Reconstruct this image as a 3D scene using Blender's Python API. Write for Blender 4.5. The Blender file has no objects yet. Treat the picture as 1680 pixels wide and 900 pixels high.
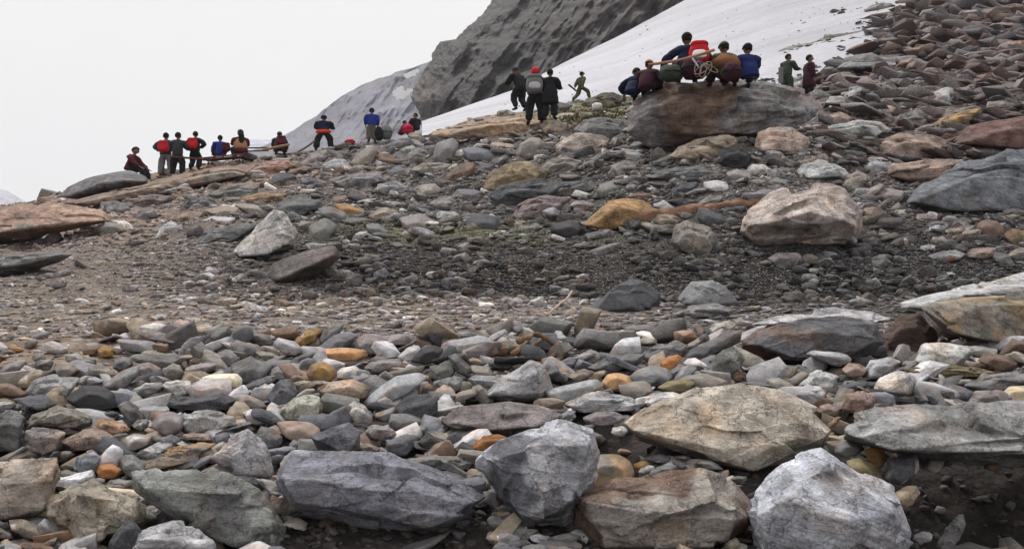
import bpy, bmesh, math, random
import numpy as np
from mathutils import Vector, Matrix, Euler
R = math.radians
rnd = random.Random(7)
C = bpy.context.scene.collection
SC = bpy.context.scene

# ---------------------------------------------------------------- camera, sky, sun, exposure
F = 1318.0                      # focal length in pixels of the 1680 px wide photograph
CZ = 1.6                        # eye height of the photographer
cam_d = bpy.data.cameras.new('camera'); cam = bpy.data.objects.new('camera', cam_d); C.objects.link(cam)
cam_d.sensor_width = 36; cam_d.lens = 36*F/1680; cam_d.clip_start = .05; cam_d.clip_end = 6000
cam.location = (0, 0, CZ); cam.rotation_euler = (R(90), 0, 0)
SC.camera = cam
SUN_EL, SUN_AZ = R(62), R(-35)  # high, from behind the ridge and a little left
w = bpy.data.worlds.new('World'); SC.world = w; w.use_nodes = True
nt = w.node_tree; nt.nodes.clear()
out = nt.nodes.new('ShaderNodeOutputWorld'); bg = nt.nodes.new('ShaderNodeBackground')
sky = nt.nodes.new('ShaderNodeTexSky'); sky.sky_type = 'NISHITA'; sky.sun_disc = False
sky.sun_elevation = SUN_EL; sky.sun_rotation = SUN_AZ
tc = nt.nodes.new('ShaderNodeTexCoord'); sep = nt.nodes.new('ShaderNodeSeparateXYZ')
ramp = nt.nodes.new('ShaderNodeValToRGB')          # even overcast: a little brighter overhead
ramp.color_ramp.elements[0].position = 0; ramp.color_ramp.elements[0].color = (9.3, 9.15, 9.05, 1)
ramp.color_ramp.elements[1].position = 1; ramp.color_ramp.elements[1].color = (15.5, 15.5, 15.7, 1)
em = ramp.color_ramp.elements.new(.33); em.color = (9.5, 9.35, 9.25, 1)   # an overcast sky is brighter towards the zenith
nz = nt.nodes.new('ShaderNodeTexNoise'); nz.inputs['Scale'].default_value = 1.6; nz.inputs['Detail'].default_value = 4
mr = nt.nodes.new('ShaderNodeMapRange'); mr.inputs['To Min'].default_value = .95; mr.inputs['To Max'].default_value = 1.05
mm = nt.nodes.new('ShaderNodeMix'); mm.data_type = 'RGBA'; mm.blend_type = 'MULTIPLY'; mm.inputs['Factor'].default_value = 1
mx = nt.nodes.new('ShaderNodeMix'); mx.data_type = 'RGBA'; mx.inputs['Factor'].default_value = .94
L = nt.links.new
L(tc.outputs['Generated'], sep.inputs[0]); L(sep.outputs['Z'], ramp.inputs[0])
L(tc.outputs['Generated'], nz.inputs['Vector']); L(nz.outputs['Fac'], mr.inputs['Value'])
L(ramp.outputs[0], mm.inputs[6]); L(mr.outputs[0], mm.inputs[7])
L(sky.outputs[0], mx.inputs[6]); L(mm.outputs[2], mx.inputs[7]); L(mx.outputs[2], bg.inputs['Color'])
bg.inputs['Strength'].default_value = .0475
L(bg.outputs[0], out.inputs[0])
sd = bpy.data.lights.new('sun', 'SUN'); sd.energy = 1.5; sd.angle = R(11); sd.color = (1, .97, .93)
so = bpy.data.objects.new('sun', sd); C.objects.link(so)
dirv = Vector((math.sin(SUN_AZ)*math.cos(SUN_EL), math.cos(SUN_AZ)*math.cos(SUN_EL), math.sin(SUN_EL)))
so.rotation_euler = dirv.to_track_quat('Z', 'Y').to_euler(); so.location = (0, 20, 60)
vs = SC.view_settings; vs.view_transform = 'Standard'; vs.look = 'None'; vs.gamma = 1; vs.exposure = 1.12; SC.cycles.diffuse_bounces = 3

# ---------------------------------------------------------------- noise and small helpers
def _h(ix, iy, iz, s):
    n = (ix*374761393 + iy*668265263 + iz*2147483647 + s*1274126177) & 0xffffffff
    n = ((n ^ (n >> 13))*1274126177) & 0xffffffff
    return ((n ^ (n >> 16)) & 0xffff)/65535.0
def vnoise(P, s=0):
    P = np.asarray(P, dtype=np.float64); I = np.floor(P).astype(np.int64); f = P-I; f = f*f*(3-2*f); r = 0
    for a in (0, 1):
        for b in (0, 1):
            for c in (0, 1):
                wgt = (f[:, 0] if a else 1-f[:, 0])*(f[:, 1] if b else 1-f[:, 1])*(f[:, 2] if c else 1-f[:, 2])
                r = r + wgt*_h(I[:, 0]+a, I[:, 1]+b, I[:, 2]+c, s)
    return r*2-1
def fbm(P, o=4, s=0, g=.5, ridged=False):
    P = np.asarray(P, float); a = 1; t = 0; r = 0
    for i in range(o):
        n = vnoise(P*(2.03**i)+i*7.3, s+i)
        if ridged: n = 1-2*np.abs(n)
        r = r+a*n; t += a; a *= g
    return r/t
def at(u, v, y): return Vector(((u-840)/F*y, y, (450-v)/F*y+CZ))
def pick(seq): return seq[rnd.randrange(len(seq))]
def mesh_np(name, V, Fc, tint=None, smooth=True):
    m = bpy.data.meshes.new(name); n = len(Fc); k = Fc.shape[1]
    m.vertices.add(len(V)); m.vertices.foreach_set('co', np.ascontiguousarray(V, dtype=np.float32).ravel())
    m.loops.add(n*k); m.loops.foreach_set('vertex_index', np.ascontiguousarray(Fc, dtype=np.int32).ravel())
    m.polygons.add(n); m.polygons.foreach_set('loop_start', np.arange(0, n*k, k, dtype=np.int32))
    m.polygons.foreach_set('loop_total', np.full(n, k, dtype=np.int32))
    if smooth: m.polygons.foreach_set('use_smooth', np.ones(n, dtype=bool))
    m.update(calc_edges=True)
    if tint is not None:
        a = m.attributes.new('tint', 'FLOAT_COLOR', 'POINT')
        t = np.ones((len(V), 4), dtype=np.float32); t[:, :np.shape(tint)[-1]] = tint
        a.data.foreach_set('color', t.ravel())
    return m
def link(name, m, mat=None, parent=None):
    o = bpy.data.objects.new(name, m); C.objects.link(o)
    if mat is not None: m.materials.append(mat)
    if parent is not None: o.parent = parent
    return o
def tag(o, label=None, cat=None, group=None, kind=None):
    for k, v in (('label', label), ('category', cat), ('group', group), ('kind', kind)):
        if v: o[k] = v
    return o
_ico = {}
def ico(n):
    if n not in _ico:
        bm = bmesh.new(); bmesh.ops.create_icosphere(bm, subdivisions=n, radius=1)
        bm.verts.ensure_lookup_table()
        _ico[n] = (np.array([v.co[:] for v in bm.verts]), np.array([[v.index for v in f.verts] for f in bm.faces]))
        bm.free()
    V, T = _ico[n]; return V.copy(), T

# ---------------------------------------------------------------- materials
def new_mat(name, rough=.85, spec=.3):
    m = bpy.data.materials.new(name); m.use_nodes = True; b = m.node_tree.nodes['Principled BSDF']
    b.inputs['Roughness'].default_value = rough; b.inputs['Specular IOR Level'].default_value = spec
    return m, m.node_tree, b
def rock_mat(name, sc=1.0, bump=.6, strata=.5, contrast=.5, cracks=.5, objspace=True, obj_extra=0):
    m, t, b = new_mat(name, .82, .35); N = t.nodes.new; K = t.links.new
    a = N('ShaderNodeAttribute'); a.attribute_name = 'tint'
    c = N('ShaderNodeTexCoord')
    if objspace:
        oi = N('ShaderNodeObjectInfo'); ad = N('ShaderNodeVectorMath'); K(c.outputs['Object'], ad.inputs[0]); K(oi.outputs['Location'], ad.inputs[1]); P = ad.outputs[0]
    else: P = c.outputs['Object']
    mp = N('ShaderNodeMapping'); mp.inputs['Scale'].default_value = (sc*.8, sc*.8, sc*3.4); K(P, mp.inputs[0])
    st = N('ShaderNodeTexNoise'); st.inputs['Scale'].default_value = 3; st.inputs['Detail'].default_value = 9; st.inputs['Roughness'].default_value = .62; st.inputs['Distortion'].default_value = .6; K(mp.outputs[0], st.inputs['Vector'])
    n1 = N('ShaderNodeTexNoise'); n1.inputs['Scale'].default_value = 4*sc; n1.inputs['Detail'].default_value = 12; n1.inputs['Roughness'].default_value = .68; K(P, n1.inputs['Vector'])
    n2 = N('ShaderNodeTexNoise'); n2.inputs['Scale'].default_value = 45*sc; n2.inputs['Detail'].default_value = 5; n2.inputs['Roughness'].default_value = .7; K(P, n2.inputs['Vector'])
    vo = N('ShaderNodeTexVoronoi'); vo.feature = 'DISTANCE_TO_EDGE'; vo.inputs['Scale'].default_value = 3.2*sc
    dist = N('ShaderNodeVectorMath'); dist.operation = 'MULTIPLY_ADD'; K(n1.outputs['Color'], dist.inputs[0]); dist.inputs[1].default_value = (.5/sc,)*3; K(P, dist.inputs[2]); K(dist.outputs[0], vo.inputs['Vector'])
    def rng(sock, a0, a1, b0, b1):
        r = N('ShaderNodeMapRange'); K(sock, r.inputs[0]); r.inputs[1].default_value = a0; r.inputs[2].default_value = a1; r.inputs[3].default_value = b0; r.inputs[4].default_value = b1; return r.outputs[0]
    def mul(x, y):
        q = N('ShaderNodeMath'); q.operation = 'MULTIPLY'
        for s, i in ((x, 0), (y, 1)):
            if isinstance(s, (int, float)): q.inputs[i].default_value = s
            else: K(s, q.inputs[i])
        return q.outputs[0]
    f = mul(rng(n1.outputs['Fac'], .32, .68, 1-contrast*.85, 1+contrast*.75), rng(st.outputs['Fac'], .33, .67, 1-strata*.6, 1+strata*.5))
    f = mul(f, rng(n2.outputs['Fac'], .3, .7, 1-contrast*.55, 1+contrast*.55))
    crack = rng(vo.outputs['Distance'], 0, .018, 1-cracks*.8, 1)
    f = mul(f, crack)
    vm = N('ShaderNodeVectorMath'); vm.operation = 'SCALE'; K(a.outputs['Color'], vm.inputs[0]); K(f, vm.inputs['Scale'])
    # warm mineral staining in patches
    n3 = N('ShaderNodeTexNoise'); n3.inputs['Scale'].default_value = 2.3*sc; n3.inputs['Detail'].default_value = 6; K(mp.inputs[0].links[0].from_socket, n3.inputs['Vector'])
    mxn = N('ShaderNodeMix'); mxn.data_type = 'RGBA'; mxn.blend_type = 'MULTIPLY'; K(rng(n3.outputs['Fac'], .52, .72, 0, .75), mxn.inputs['Factor'])
    K(vm.outputs[0], mxn.inputs[6]); mxn.inputs[7].default_value = (1.12, .9, .72, 1)
    K(mxn.outputs[2], b.inputs['Base Color'])
    hh = N('ShaderNodeMath'); hh.operation = 'MULTIPLY_ADD'; K(st.outputs['Fac'], hh.inputs[0]); hh.inputs[1].default_value = strata*1.3; K(n1.outputs['Fac'], hh.inputs[2])
    h2 = N('ShaderNodeMath'); h2.operation = 'MULTIPLY_ADD'; K(crack, h2.inputs[0]); h2.inputs[1].default_value = .22; K(hh.outputs[0], h2.inputs[2])
    h3 = N('ShaderNodeMath'); h3.operation = 'MULTIPLY_ADD'; K(n2.outputs['Fac'], h3.inputs[0]); h3.inputs[1].default_value = .16; K(h2.outputs[0], h3.inputs[2])
    bp = N('ShaderNodeBump'); bp.inputs['Strength'].default_value = bump; bp.inputs['Distance'].default_value = .09/sc; K(h3.outputs[0], bp.inputs['Height']); K(bp.outputs[0], b.inputs['Normal'])
    return m
M_ROCK = rock_mat('banded_rock', 2.2, .85, .55, .6, .6)
M_MASS = rock_mat('massive_rock', 2.6, .75, .3, .62, .4)
M_SMOOTH = rock_mat('worn_stone', 5, .4, .35, .45, .15)
M_FAR = rock_mat('weathered_rock', .9, .9, .55, .7, .6)
M_BITS = rock_mat('broken_stone', 6, .6, .3, .75, .0, False)
def soil_mat():
    m, t, b = new_mat('gritty_soil', .95, .15); N = t.nodes.new; K = t.links.new
    a = N('ShaderNodeAttribute'); a.attribute_name = 'tint'; c = N('ShaderNodeTexCoord'); P = c.outputs['Object']
    col = a.outputs['Color']; hsum = None
    wn = N('ShaderNodeTexNoise'); wn.inputs['Scale'].default_value = 3; wn.inputs['Detail'].default_value = 10; wn.inputs['Roughness'].default_value = .7; K(P, wn.inputs['Vector'])
    r0 = N('ShaderNodeMapRange'); K(wn.outputs['Fac'], r0.inputs[0]); r0.inputs[1].default_value = .3; r0.inputs[2].default_value = .7; r0.inputs[3].default_value = .35; r0.inputs[4].default_value = 1.7
    v0 = N('ShaderNodeVectorMath'); v0.operation = 'SCALE'; K(col, v0.inputs[0]); K(r0.outputs[0], v0.inputs['Scale']); col = v0.outputs[0]; hsum = wn.outputs['Fac']
    amq = N('ShaderNodeSeparateColor'); K(a.outputs['Color'], amq.inputs[0]); amr = N('ShaderNodeMapRange'); K(amq.outputs[0], amr.inputs[0]); amr.inputs[1].default_value = .036; amr.inputs[2].default_value = .07; amr.inputs[3].default_value = 0; amr.inputs[4].default_value = .9; amtf = amr.outputs[0]
    for sc, thr, amt in ((9, .86, .9), (21, .80, .9), (48, .76, .85)):
        vo = N('ShaderNodeTexVoronoi'); vo.inputs['Scale'].default_value = sc; K(P, vo.inputs['Vector'])
        sp = N('ShaderNodeSeparateColor'); K(vo.outputs['Color'], sp.inputs[0])
        g = N('ShaderNodeMath'); g.operation = 'GREATER_THAN'; K(sp.outputs[0], g.inputs[0]); g.inputs[1].default_value = thr
        d = N('ShaderNodeMath'); d.operation = 'LESS_THAN'; K(vo.outputs['Distance'], d.inputs[0]); d.inputs[1].default_value = .42
        k = N('ShaderNodeMath'); k.operation = 'MULTIPLY'; K(g.outputs[0], k.inputs[0]); K(d.outputs[0], k.inputs[1])
        rp = N('ShaderNodeValToRGB'); e = rp.color_ramp.elements; e[0].color = (.10, .085, .075, 1); e[1].color = (.36, .34, .32, 1); K(sp.outputs[1], rp.inputs[0])
        k2 = N('ShaderNodeMath'); k2.operation = 'MULTIPLY'; K(k.outputs[0], k2.inputs[0]); K(amtf if sc < 40 else a.outputs['Alpha'], k2.inputs[1])
        mx_ = N('ShaderNodeMix'); mx_.data_type = 'RGBA'; K(k2.outputs[0], mx_.inputs['Factor']); K(col, mx_.inputs[6]); K(rp.outputs[0], mx_.inputs[7]); col = mx_.outputs[2]
        hm = N('ShaderNodeMath'); hm.operation = 'MULTIPLY_ADD'; K(vo.outputs['Distance'], hm.inputs[0]); hm.inputs[1].default_value = -.9/sc*5; K(hsum, hm.inputs[2]); hsum = hm.outputs[0]
    K(col, b.inputs['Base Color'])
    bp = N('ShaderNodeBump'); bp.inputs['Strength'].default_value = .9; bp.inputs['Distance'].default_value = .09; K(hsum, bp.inputs['Height']); K(bp.outputs[0], b.inputs['Normal'])
    return m
M_SOIL = soil_mat()
M_CLIFF = rock_mat('cliff_rock', .07, .8, .6, .75, .9, False)
M_MTN = rock_mat('mountain_rock', .016, .35, .4, .4, .3, False)
def cloth(name, col, rough=.9, nscale=30):
    m, t, b = new_mat(name, rough, .2); n = t.nodes.new('ShaderNodeTexNoise'); n.inputs['Scale'].default_value = nscale; n.inputs['Detail'].default_value = 4
    c = t.nodes.new('ShaderNodeTexCoord'); t.links.new(c.outputs['Object'], n.inputs['Vector'])
    r = t.nodes.new('ShaderNodeMix'); r.data_type = 'RGBA'; t.links.new(n.outputs['Fac'], r.inputs['Factor'])
    r.inputs[6].default_value = (*[x*.65 for x in col], 1); r.inputs[7].default_value = (*[min(1, x*1.3) for x in col], 1)
    t.links.new(r.outputs[2], b.inputs['Base Color'])
    bp = t.nodes.new('ShaderNodeBump'); bp.inputs['Strength'].default_value = .5; bp.inputs['Distance'].default_value = .02; t.links.new(n.outputs['Fac'], bp.inputs['Height']); t.links.new(bp.outputs[0], b.inputs['Normal'])
    return m
_cl = {}
CL = dict(maroon=(.07, .01, .016), red=(.42, .015, .02), charcoal=(.03, .032, .038), black=(.01, .01, .012), grey=(.13, .13, .13), blue=(.013, .03, .19), navy=(.009, .012, .035), tan=(.3, .15, .09), brown=(.15, .065, .03), olive=(.05, .055, .025), green=(.032, .042, .03), darkmaroon=(.03, .007, .013), skin=(.2, .10, .065), hair=(.008, .007, .007), orange=(.6, .05, .015), ltgrey=(.35, .35, .35), bluedk=(.01, .016, .085), wood=(.3, .16, .1), darkwood=(.09, .04, .03), white=(.7, .7, .7), crimson=(.4, .015, .05), trouser=(.1, .085, .075), rope=(.3, .24, .2), snow=(.85, .85, .88))
def cm(k):
    if k not in _cl: _cl[k] = cloth(k+'_cloth' if k not in ('skin', 'hair', 'wood', 'darkwood') else k, CL[k])
    return _cl[k]

# ---------------------------------------------------------------- ground shape
YL = [.4, 1.5, 2.2, 2.8, 3.1, 3.6, 4.4, 6, 8.5, 11, 12.2, 14, 16, 20, 25, 32, 40, 50, 70, 110]
NEAR = [3700, 1300, 1050, 905, 815, 715, 630, 565, 525, 492]
TAB = {
 -1500: [470, 460, 450, 440, 430, 430, 450, 480, 520, 580],
 0:    [465, 445, 422, 396, 365, 338, 352, 380, 430, 500],
 210:  [458, 430, 402, 352, 318, 293, 310, 345, 400, 480],
 420:  [450, 415, 387, 337, 297, 263, 262, 290, 350, 430],
 630:  [440, 400, 370, 315, 277, 248, 233, 240, 290, 380],
 840:  [436, 390, 352, 290, 218, 192, 188, 194, 230, 300],
 950:  [434, 386, 342, 262, 202, 180, 172, 168, 200, 270],
 1050: [428, 362, 290, 222, 190, 168, 160, 160, 180, 240],
 1200: [420, 340, 252, 195, 168, 152, 150, 155, 175, 240],
 1330: [420, 338, 252, 190, 158, 140, 132, 140, 150, 220],
 1400: [424, 350, 272, 198, 150, 118, 100, 90, 90, 150],
 1480: [430, 360, 290, 198, 140, 88, 50, 20, -10, 20],
 1560: [430, 354, 282, 190, 128, 74, 26, -20, -60, -80],
 1680: [428, 345, 272, 178, 112, 58, 0, -60, -140, -200],
 3500: [420, 330, 260, 170, 100, 40, -20, -90, -180, -260]}
CU = sorted(TAB); ROWS = np.array([NEAR+TAB[c] for c in CU], float); LY = np.log(YL)
def row_of(u, y):
    u = np.atleast_1d(np.asarray(u, float)); y = np.atleast_1d(np.asarray(y, float)); u, y = np.broadcast_arrays(u, y)
    k = np.clip(np.searchsorted(CU, u)-1, 0, len(CU)-2); cu = np.array(CU, float)
    t = np.clip((u-cu[k])/(cu[k+1]-cu[k]), 0, 1); t = t*t*(3-2*t)
    j = np.clip(np.searchsorted(YL, y)-1, 0, len(YL)-2); s = np.clip((np.log(y)-LY[j])/(LY[j+1]-LY[j]), 0, 1)
    r0 = ROWS[k, j]*(1-s)+ROWS[k, j+1]*s; r1 = ROWS[k+1, j]*(1-s)+ROWS[k+1, j+1]*s
    return r0*(1-t)+r1*t
_yy = np.exp(np.linspace(math.log(1.2), math.log(60), 500))
def Yat(u, v):
    r = row_of(np.full(500, u), _yy); i = np.nonzero(r <= v)[0]
    return float(_yy[i[0]]) if len(i) else float(_yy[int(np.argmin(r))])
_ug = np.arange(-300, 2001, 10.); _vg = np.arange(-300, 1200, 4.); _YG = np.zeros((len(_ug), len(_vg)))
for _i, _u in enumerate(_ug):
    r = np.minimum.accumulate(row_of(np.full(500, _u), _yy)); top = r[-1]
    _YG[_i] = np.interp(-_vg, -r, _yy); _YG[_i][_vg < top-.5] = np.nan
def Ygrid(u, v):
    i = np.clip(((u+300)/10).round().astype(int), 0, len(_ug)-1); j = np.clip(((v+300)/4).round().astype(int), 0, len(_vg)-1)
    return _YG[i, j]
ZONES = [(840, 740, 1200, 130, (.032, .027, .025)), (150, 450, 260, 60, (.17, .135, .11)), (720, 440, 420, 36, (.016, .011, .010)), (720, 440, 420, 30, (.016, .011, .010)), (1400, 445, 260, 45, (.012, .010, .011)), (1400, 445, 260, 45, (.012, .010, .011)), (60, 580, 260, 40, (.24, .175, .13)),  # near-black entries paint in the shade of bank gaps and undercut band
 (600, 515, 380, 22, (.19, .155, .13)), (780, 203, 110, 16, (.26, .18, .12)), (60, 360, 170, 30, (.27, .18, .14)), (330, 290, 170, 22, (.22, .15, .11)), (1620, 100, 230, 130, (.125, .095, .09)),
 (1600, 840, 150, 70, (.02, .012, .012)), (960, 185, 90, 14, (.13, .12, .05)), (760, 385, 200, 12, (.07, .07, .03)), (1060, 420, 200, 25, (.05, .045, .042))]  # first entry here paints the shade of the bottom right hollow
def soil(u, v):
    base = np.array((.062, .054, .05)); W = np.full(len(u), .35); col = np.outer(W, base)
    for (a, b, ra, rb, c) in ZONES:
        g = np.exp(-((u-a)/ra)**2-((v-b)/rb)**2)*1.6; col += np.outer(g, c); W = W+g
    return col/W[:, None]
def ground_noise(x, y):
    hollow = -.42*np.exp(-((x-1.95)/.6)**2-((y-3.15)/.45)**2)-.25*np.exp(-((x-.36)/.22)**2-((y-3.55)/.3)**2)-.055*np.clip((y-2)/1, 0, 1)*np.clip((6.3-y)/1.2, 0, 1)
    return hollow+ground_bumps(x, y)
def ground_bumps(x, y):
    P = np.stack([x, y, np.zeros_like(x)], 1)
    return fbm(P*.9, 4, 3)*.05*np.clip(y/6, .4, 3)+fbm(P*5, 3, 9)*.02*np.clip(y/6, .5, 2.6)+fbm(P*2.1, 3, 14, .5, True)*.05*np.clip((y-9)/5, 0, 2)
us = np.concatenate([np.linspace(-9000, -400, 24)[:-1], np.linspace(-400, 2080, 520), np.linspace(2080, 10500, 24)[1:]])
ys = np.exp(np.linspace(math.log(.4), math.log(110), 420))
UU, YY = np.meshgrid(us, ys); u_, y_ = UU.ravel(), YY.ravel(); x_ = (u_-840)/F*y_
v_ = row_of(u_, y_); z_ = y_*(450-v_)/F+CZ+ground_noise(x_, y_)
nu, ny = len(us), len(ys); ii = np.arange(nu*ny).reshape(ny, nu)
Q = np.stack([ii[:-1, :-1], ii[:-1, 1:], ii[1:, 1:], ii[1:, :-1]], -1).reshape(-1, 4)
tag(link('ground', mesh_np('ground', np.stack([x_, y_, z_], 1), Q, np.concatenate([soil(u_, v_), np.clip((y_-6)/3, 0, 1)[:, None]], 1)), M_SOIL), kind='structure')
# valley bottom far below, out to the horizon
vb = mesh_np('valley_floor', np.array([[-1300, -300, -60], [1300, -300, -60], [1300, 1300, -60], [-1300, 1300, -60]], float), np.array([[0, 1, 2, 3]]), (.16, .16, .17), False)
tag(link('valley_floor', vb, M_MTN), kind='structure')

# ---------------------------------------------------------------- snow slope
def snow_mat():
    m, t, b = new_mat('old_snow', .6, .3); N = t.nodes.new; K = t.links.new
    c = N('ShaderNodeTexCoord'); mp = N('ShaderNodeMapping'); mp.inputs['Rotation'].default_value = (0, 0, R(20)); mp.inputs['Scale'].default_value = (.05, .16, .1); K(c.outputs['Object'], mp.inputs[0])
    n = N('ShaderNodeTexNoise'); n.inputs['Scale'].default_value = 1; n.inputs['Detail'].default_value = 8; n.inputs['Roughness'].default_value = .55; K(mp.outputs[0], n.inputs['Vector'])
    r = N('ShaderNodeValToRGB'); e = r.color_ramp.elements; e[0].position = .3; e[0].color = (.26, .258, .28, 1); e[1].position = .62; e[1].color = (.34, .336, .365, 1); K(n.outputs['Fac'], r.inputs[0])
    n2 = N('ShaderNodeTexNoise'); n2.inputs['Scale'].default_value = 2.5; n2.inputs['Detail'].default_value = 8; K(c.outputs['Object'], n2.inputs['Vector'])
    r2 = N('ShaderNodeMapRange'); K(n2.outputs['Fac'], r2.inputs[0]); r2.inputs[1].default_value = .3; r2.inputs[2].default_value = .7; r2.inputs[3].default_value = .88; r2.inputs[4].default_value = 1.06
    mu = N('ShaderNodeVectorMath'); mu.operation = 'SCALE'; K(r.outputs[0], mu.inputs[0]); K(r2.outputs[0], mu.inputs['Scale'])
    mp2 = N('ShaderNodeMapping'); mp2.inputs['Rotation'].default_value = (0, 0, R(24)); mp2.inputs['Scale'].default_value = (.035, .42, .2); K(c.outputs['Object'], mp2.inputs[0])
    n3 = N('ShaderNodeTexNoise'); n3.inputs['Scale'].default_value = 1; n3.inputs['Detail'].default_value = 6; K(mp2.outputs[0], n3.inputs['Vector'])
    n4 = N('ShaderNodeTexNoise'); n4.inputs['Scale'].default_value = 7; n4.inputs['Detail'].default_value = 3; K(c.outputs['Object'], n4.inputs['Vector'])
    def rg(s_, a0, a1, b0, b1):
        q = N('ShaderNodeMapRange'); K(s_, q.inputs[0]); q.inputs[1].default_value = a0; q.inputs[2].default_value = a1; q.inputs[3].default_value = b0; q.inputs[4].default_value = b1; return q.outputs[0]
    gm = N('ShaderNodeMath'); gm.operation = 'MULTIPLY'; K(rg(n3.outputs['Fac'], .50, .64, .0, .6), gm.inputs[0]); K(rg(n4.outputs['Fac'], .42, .62, .25, 1), gm.inputs[1])
    dm = N('ShaderNodeMix'); dm.data_type = 'RGBA'; K(gm.outputs[0], dm.inputs['Factor']); K(mu.outputs[0], dm.inputs[6]); dm.inputs[7].default_value = (.2, .19, .2, 1); K(dm.outputs[2], b.inputs['Base Color'])
    bp = N('ShaderNodeBump'); bp.inputs['Strength'].default_value = .5; bp.inputs['Distance'].default_value = .5; K(n.outputs['Fac'], bp.inputs['Height']); K(bp.outputs[0], b.inputs['Normal'])
    return m
M_SNOW = snow_mat()
sn_u = [600, 695, 846, 901, 1019, 1124, 1260, 1500, 2000]
sn_far = [(56, 215), (60, 198), (75, 146), (80, 115), (95, 57), (110, 0), (130, -60), (150, -150), (180, -260)]
sn_near = [(40, 240), (40, 218), (40, 200), (44, 186), (44, 168), (40, 150), (36, 128), (36, 78), (36, 60)]
su = np.linspace(692, 2000, 260); sv = np.concatenate([np.linspace(-.25, 1, 150), np.linspace(1.02, 1.5, 16)])
SU, SV = np.meshgrid(su, sv); a_, s_ = SU.ravel(), SV.ravel()
yf = np.interp(a_, sn_u, [p[0] for p in sn_far]); rf = np.interp(a_, sn_u, [p[1] for p in sn_far])
yn = np.interp(a_, sn_u, [p[0] for p in sn_near]); rn = np.interp(a_, sn_u, [p[1] for p in sn_near])
zf, zn = yf*(450-rf)/F, yn*(450-rn)/F
y_ = yn+(yf-yn)*s_; z_ = zn+(zf-zn)*np.minimum(s_, 1)-np.maximum(s_-1, 0)*60+CZ; x_ = (a_-840)/F*y_
Pn = np.stack([x_*.12, y_*.3, 0*x_], 1)
z_ = z_+fbm(Pn, 4, 21)*.35*np.clip(1.15-s_, .15, 1)
nu, ny = len(su), len(sv); ii = np.arange(nu*ny).reshape(ny, nu)
Q = np.stack([ii[:-1, :-1], ii[:-1, 1:], ii[1:, 1:], ii[1:, :-1]], -1).reshape(-1, 4)
tag(link('snow_field', mesh_np('snow_field', np.stack([x_, y_, z_], 1), Q), M_SNOW), kind='structure')

# ---------------------------------------------------------------- cliff and far mountains
ed_v = [-420, -200, 0, 22, 45, 64, 70, 85, 105, 140, 165, 192, 260]
ed_u = [1010, 920, 812, 792, 765, 747, 724, 713, 705, 682, 677, 690, 700]
gv = np.linspace(-420, 260, 330); gt = np.concatenate([np.linspace(0, 1, 430)**1.5])
GT, GV = np.meshgrid(gt, gv); t_, v_ = GT.ravel(), GV.ravel()
eu = np.interp(v_, ed_v, ed_u); u_ = eu+(1500-eu)*t_
b_ = np.clip(t_/.34, 0, 1); y_ = 150+(120-v_)*.10+62*(1-np.sqrt(1-(1-b_)**2))
P = np.stack([u_*.012, y_*.01, v_*.014], 1)
# ribs run down to the lower left
rot = np.stack([(u_*.8+v_*.6)*.016, y_*.01, (v_*.8-u_*.6)*.005], 1)
blk = fbm(P*2.6, 4, 61)*5; blk = blk*.35+np.round(blk)*.65; dsp = fbm(rot, 4, 5, .5, True)*8+fbm(rot*2.6+fbm(P*1.2, 3, 2)[:, None]*.5, 4, 31, .42, True)*3.2+fbm(P*1.5, 4, 71)*6+fbm(rot*7, 4, 77, .6, True)*1.3
y_ = y_-dsp; jag = fbm(P*5, 4, 8)*6+fbm(P*20, 3, 4)*3
u2 = u_+jag*(1-b_)
X = (u2-840)/F*y_; Z = (450-v_-jag*.6*(1-b_))/F*y_+CZ
ct = np.array((.046, .040, .039))*np.ones((len(u_), 3)); g = fbm(P*1.3, 4, 55)
warm = np.clip((u_-930)/200+g*.9, 0, 1)[:, None]*.8; ct = ct*(1-warm)+np.array((.075, .054, .048))*warm
warm = np.clip(1-np.abs(u_-700-(v_-130)*-.2)/30, 0, 1)[:, None]*np.clip((v_-110)/40, 0, 1)[:, None]*.7; ct = ct*(1-warm)+np.array((.12, .095, .08))*warm
nu, ny = len(gt), len(gv); ii = np.arange(nu*ny).reshape(ny, nu)
Q = np.stack([ii[:-1, :-1], ii[1:, :-1], ii[1:, 1:], ii[:-1, 1:]], -1).reshape(-1, 4)
tag(link('cliff', mesh_np('cliff', np.stack([X, y_, Z], 1), Q, ct), M_CLIFF), kind='structure')
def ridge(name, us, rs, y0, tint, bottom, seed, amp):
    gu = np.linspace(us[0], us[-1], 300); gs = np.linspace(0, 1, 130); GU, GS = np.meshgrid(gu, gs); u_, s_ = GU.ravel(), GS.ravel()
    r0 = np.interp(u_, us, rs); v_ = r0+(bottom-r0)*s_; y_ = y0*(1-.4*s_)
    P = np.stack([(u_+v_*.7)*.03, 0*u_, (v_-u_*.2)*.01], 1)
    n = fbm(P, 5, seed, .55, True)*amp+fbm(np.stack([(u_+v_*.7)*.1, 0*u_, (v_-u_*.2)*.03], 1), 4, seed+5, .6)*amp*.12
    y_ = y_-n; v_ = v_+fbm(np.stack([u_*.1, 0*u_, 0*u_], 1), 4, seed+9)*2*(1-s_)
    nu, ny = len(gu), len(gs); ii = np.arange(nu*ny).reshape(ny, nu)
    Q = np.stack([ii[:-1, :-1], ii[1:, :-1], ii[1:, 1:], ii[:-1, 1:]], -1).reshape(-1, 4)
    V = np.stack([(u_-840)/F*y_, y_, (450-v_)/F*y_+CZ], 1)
    o = tag(link(name, mesh_np(name, V, Q, tint), M_MTN), kind='structure'); return o
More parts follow.
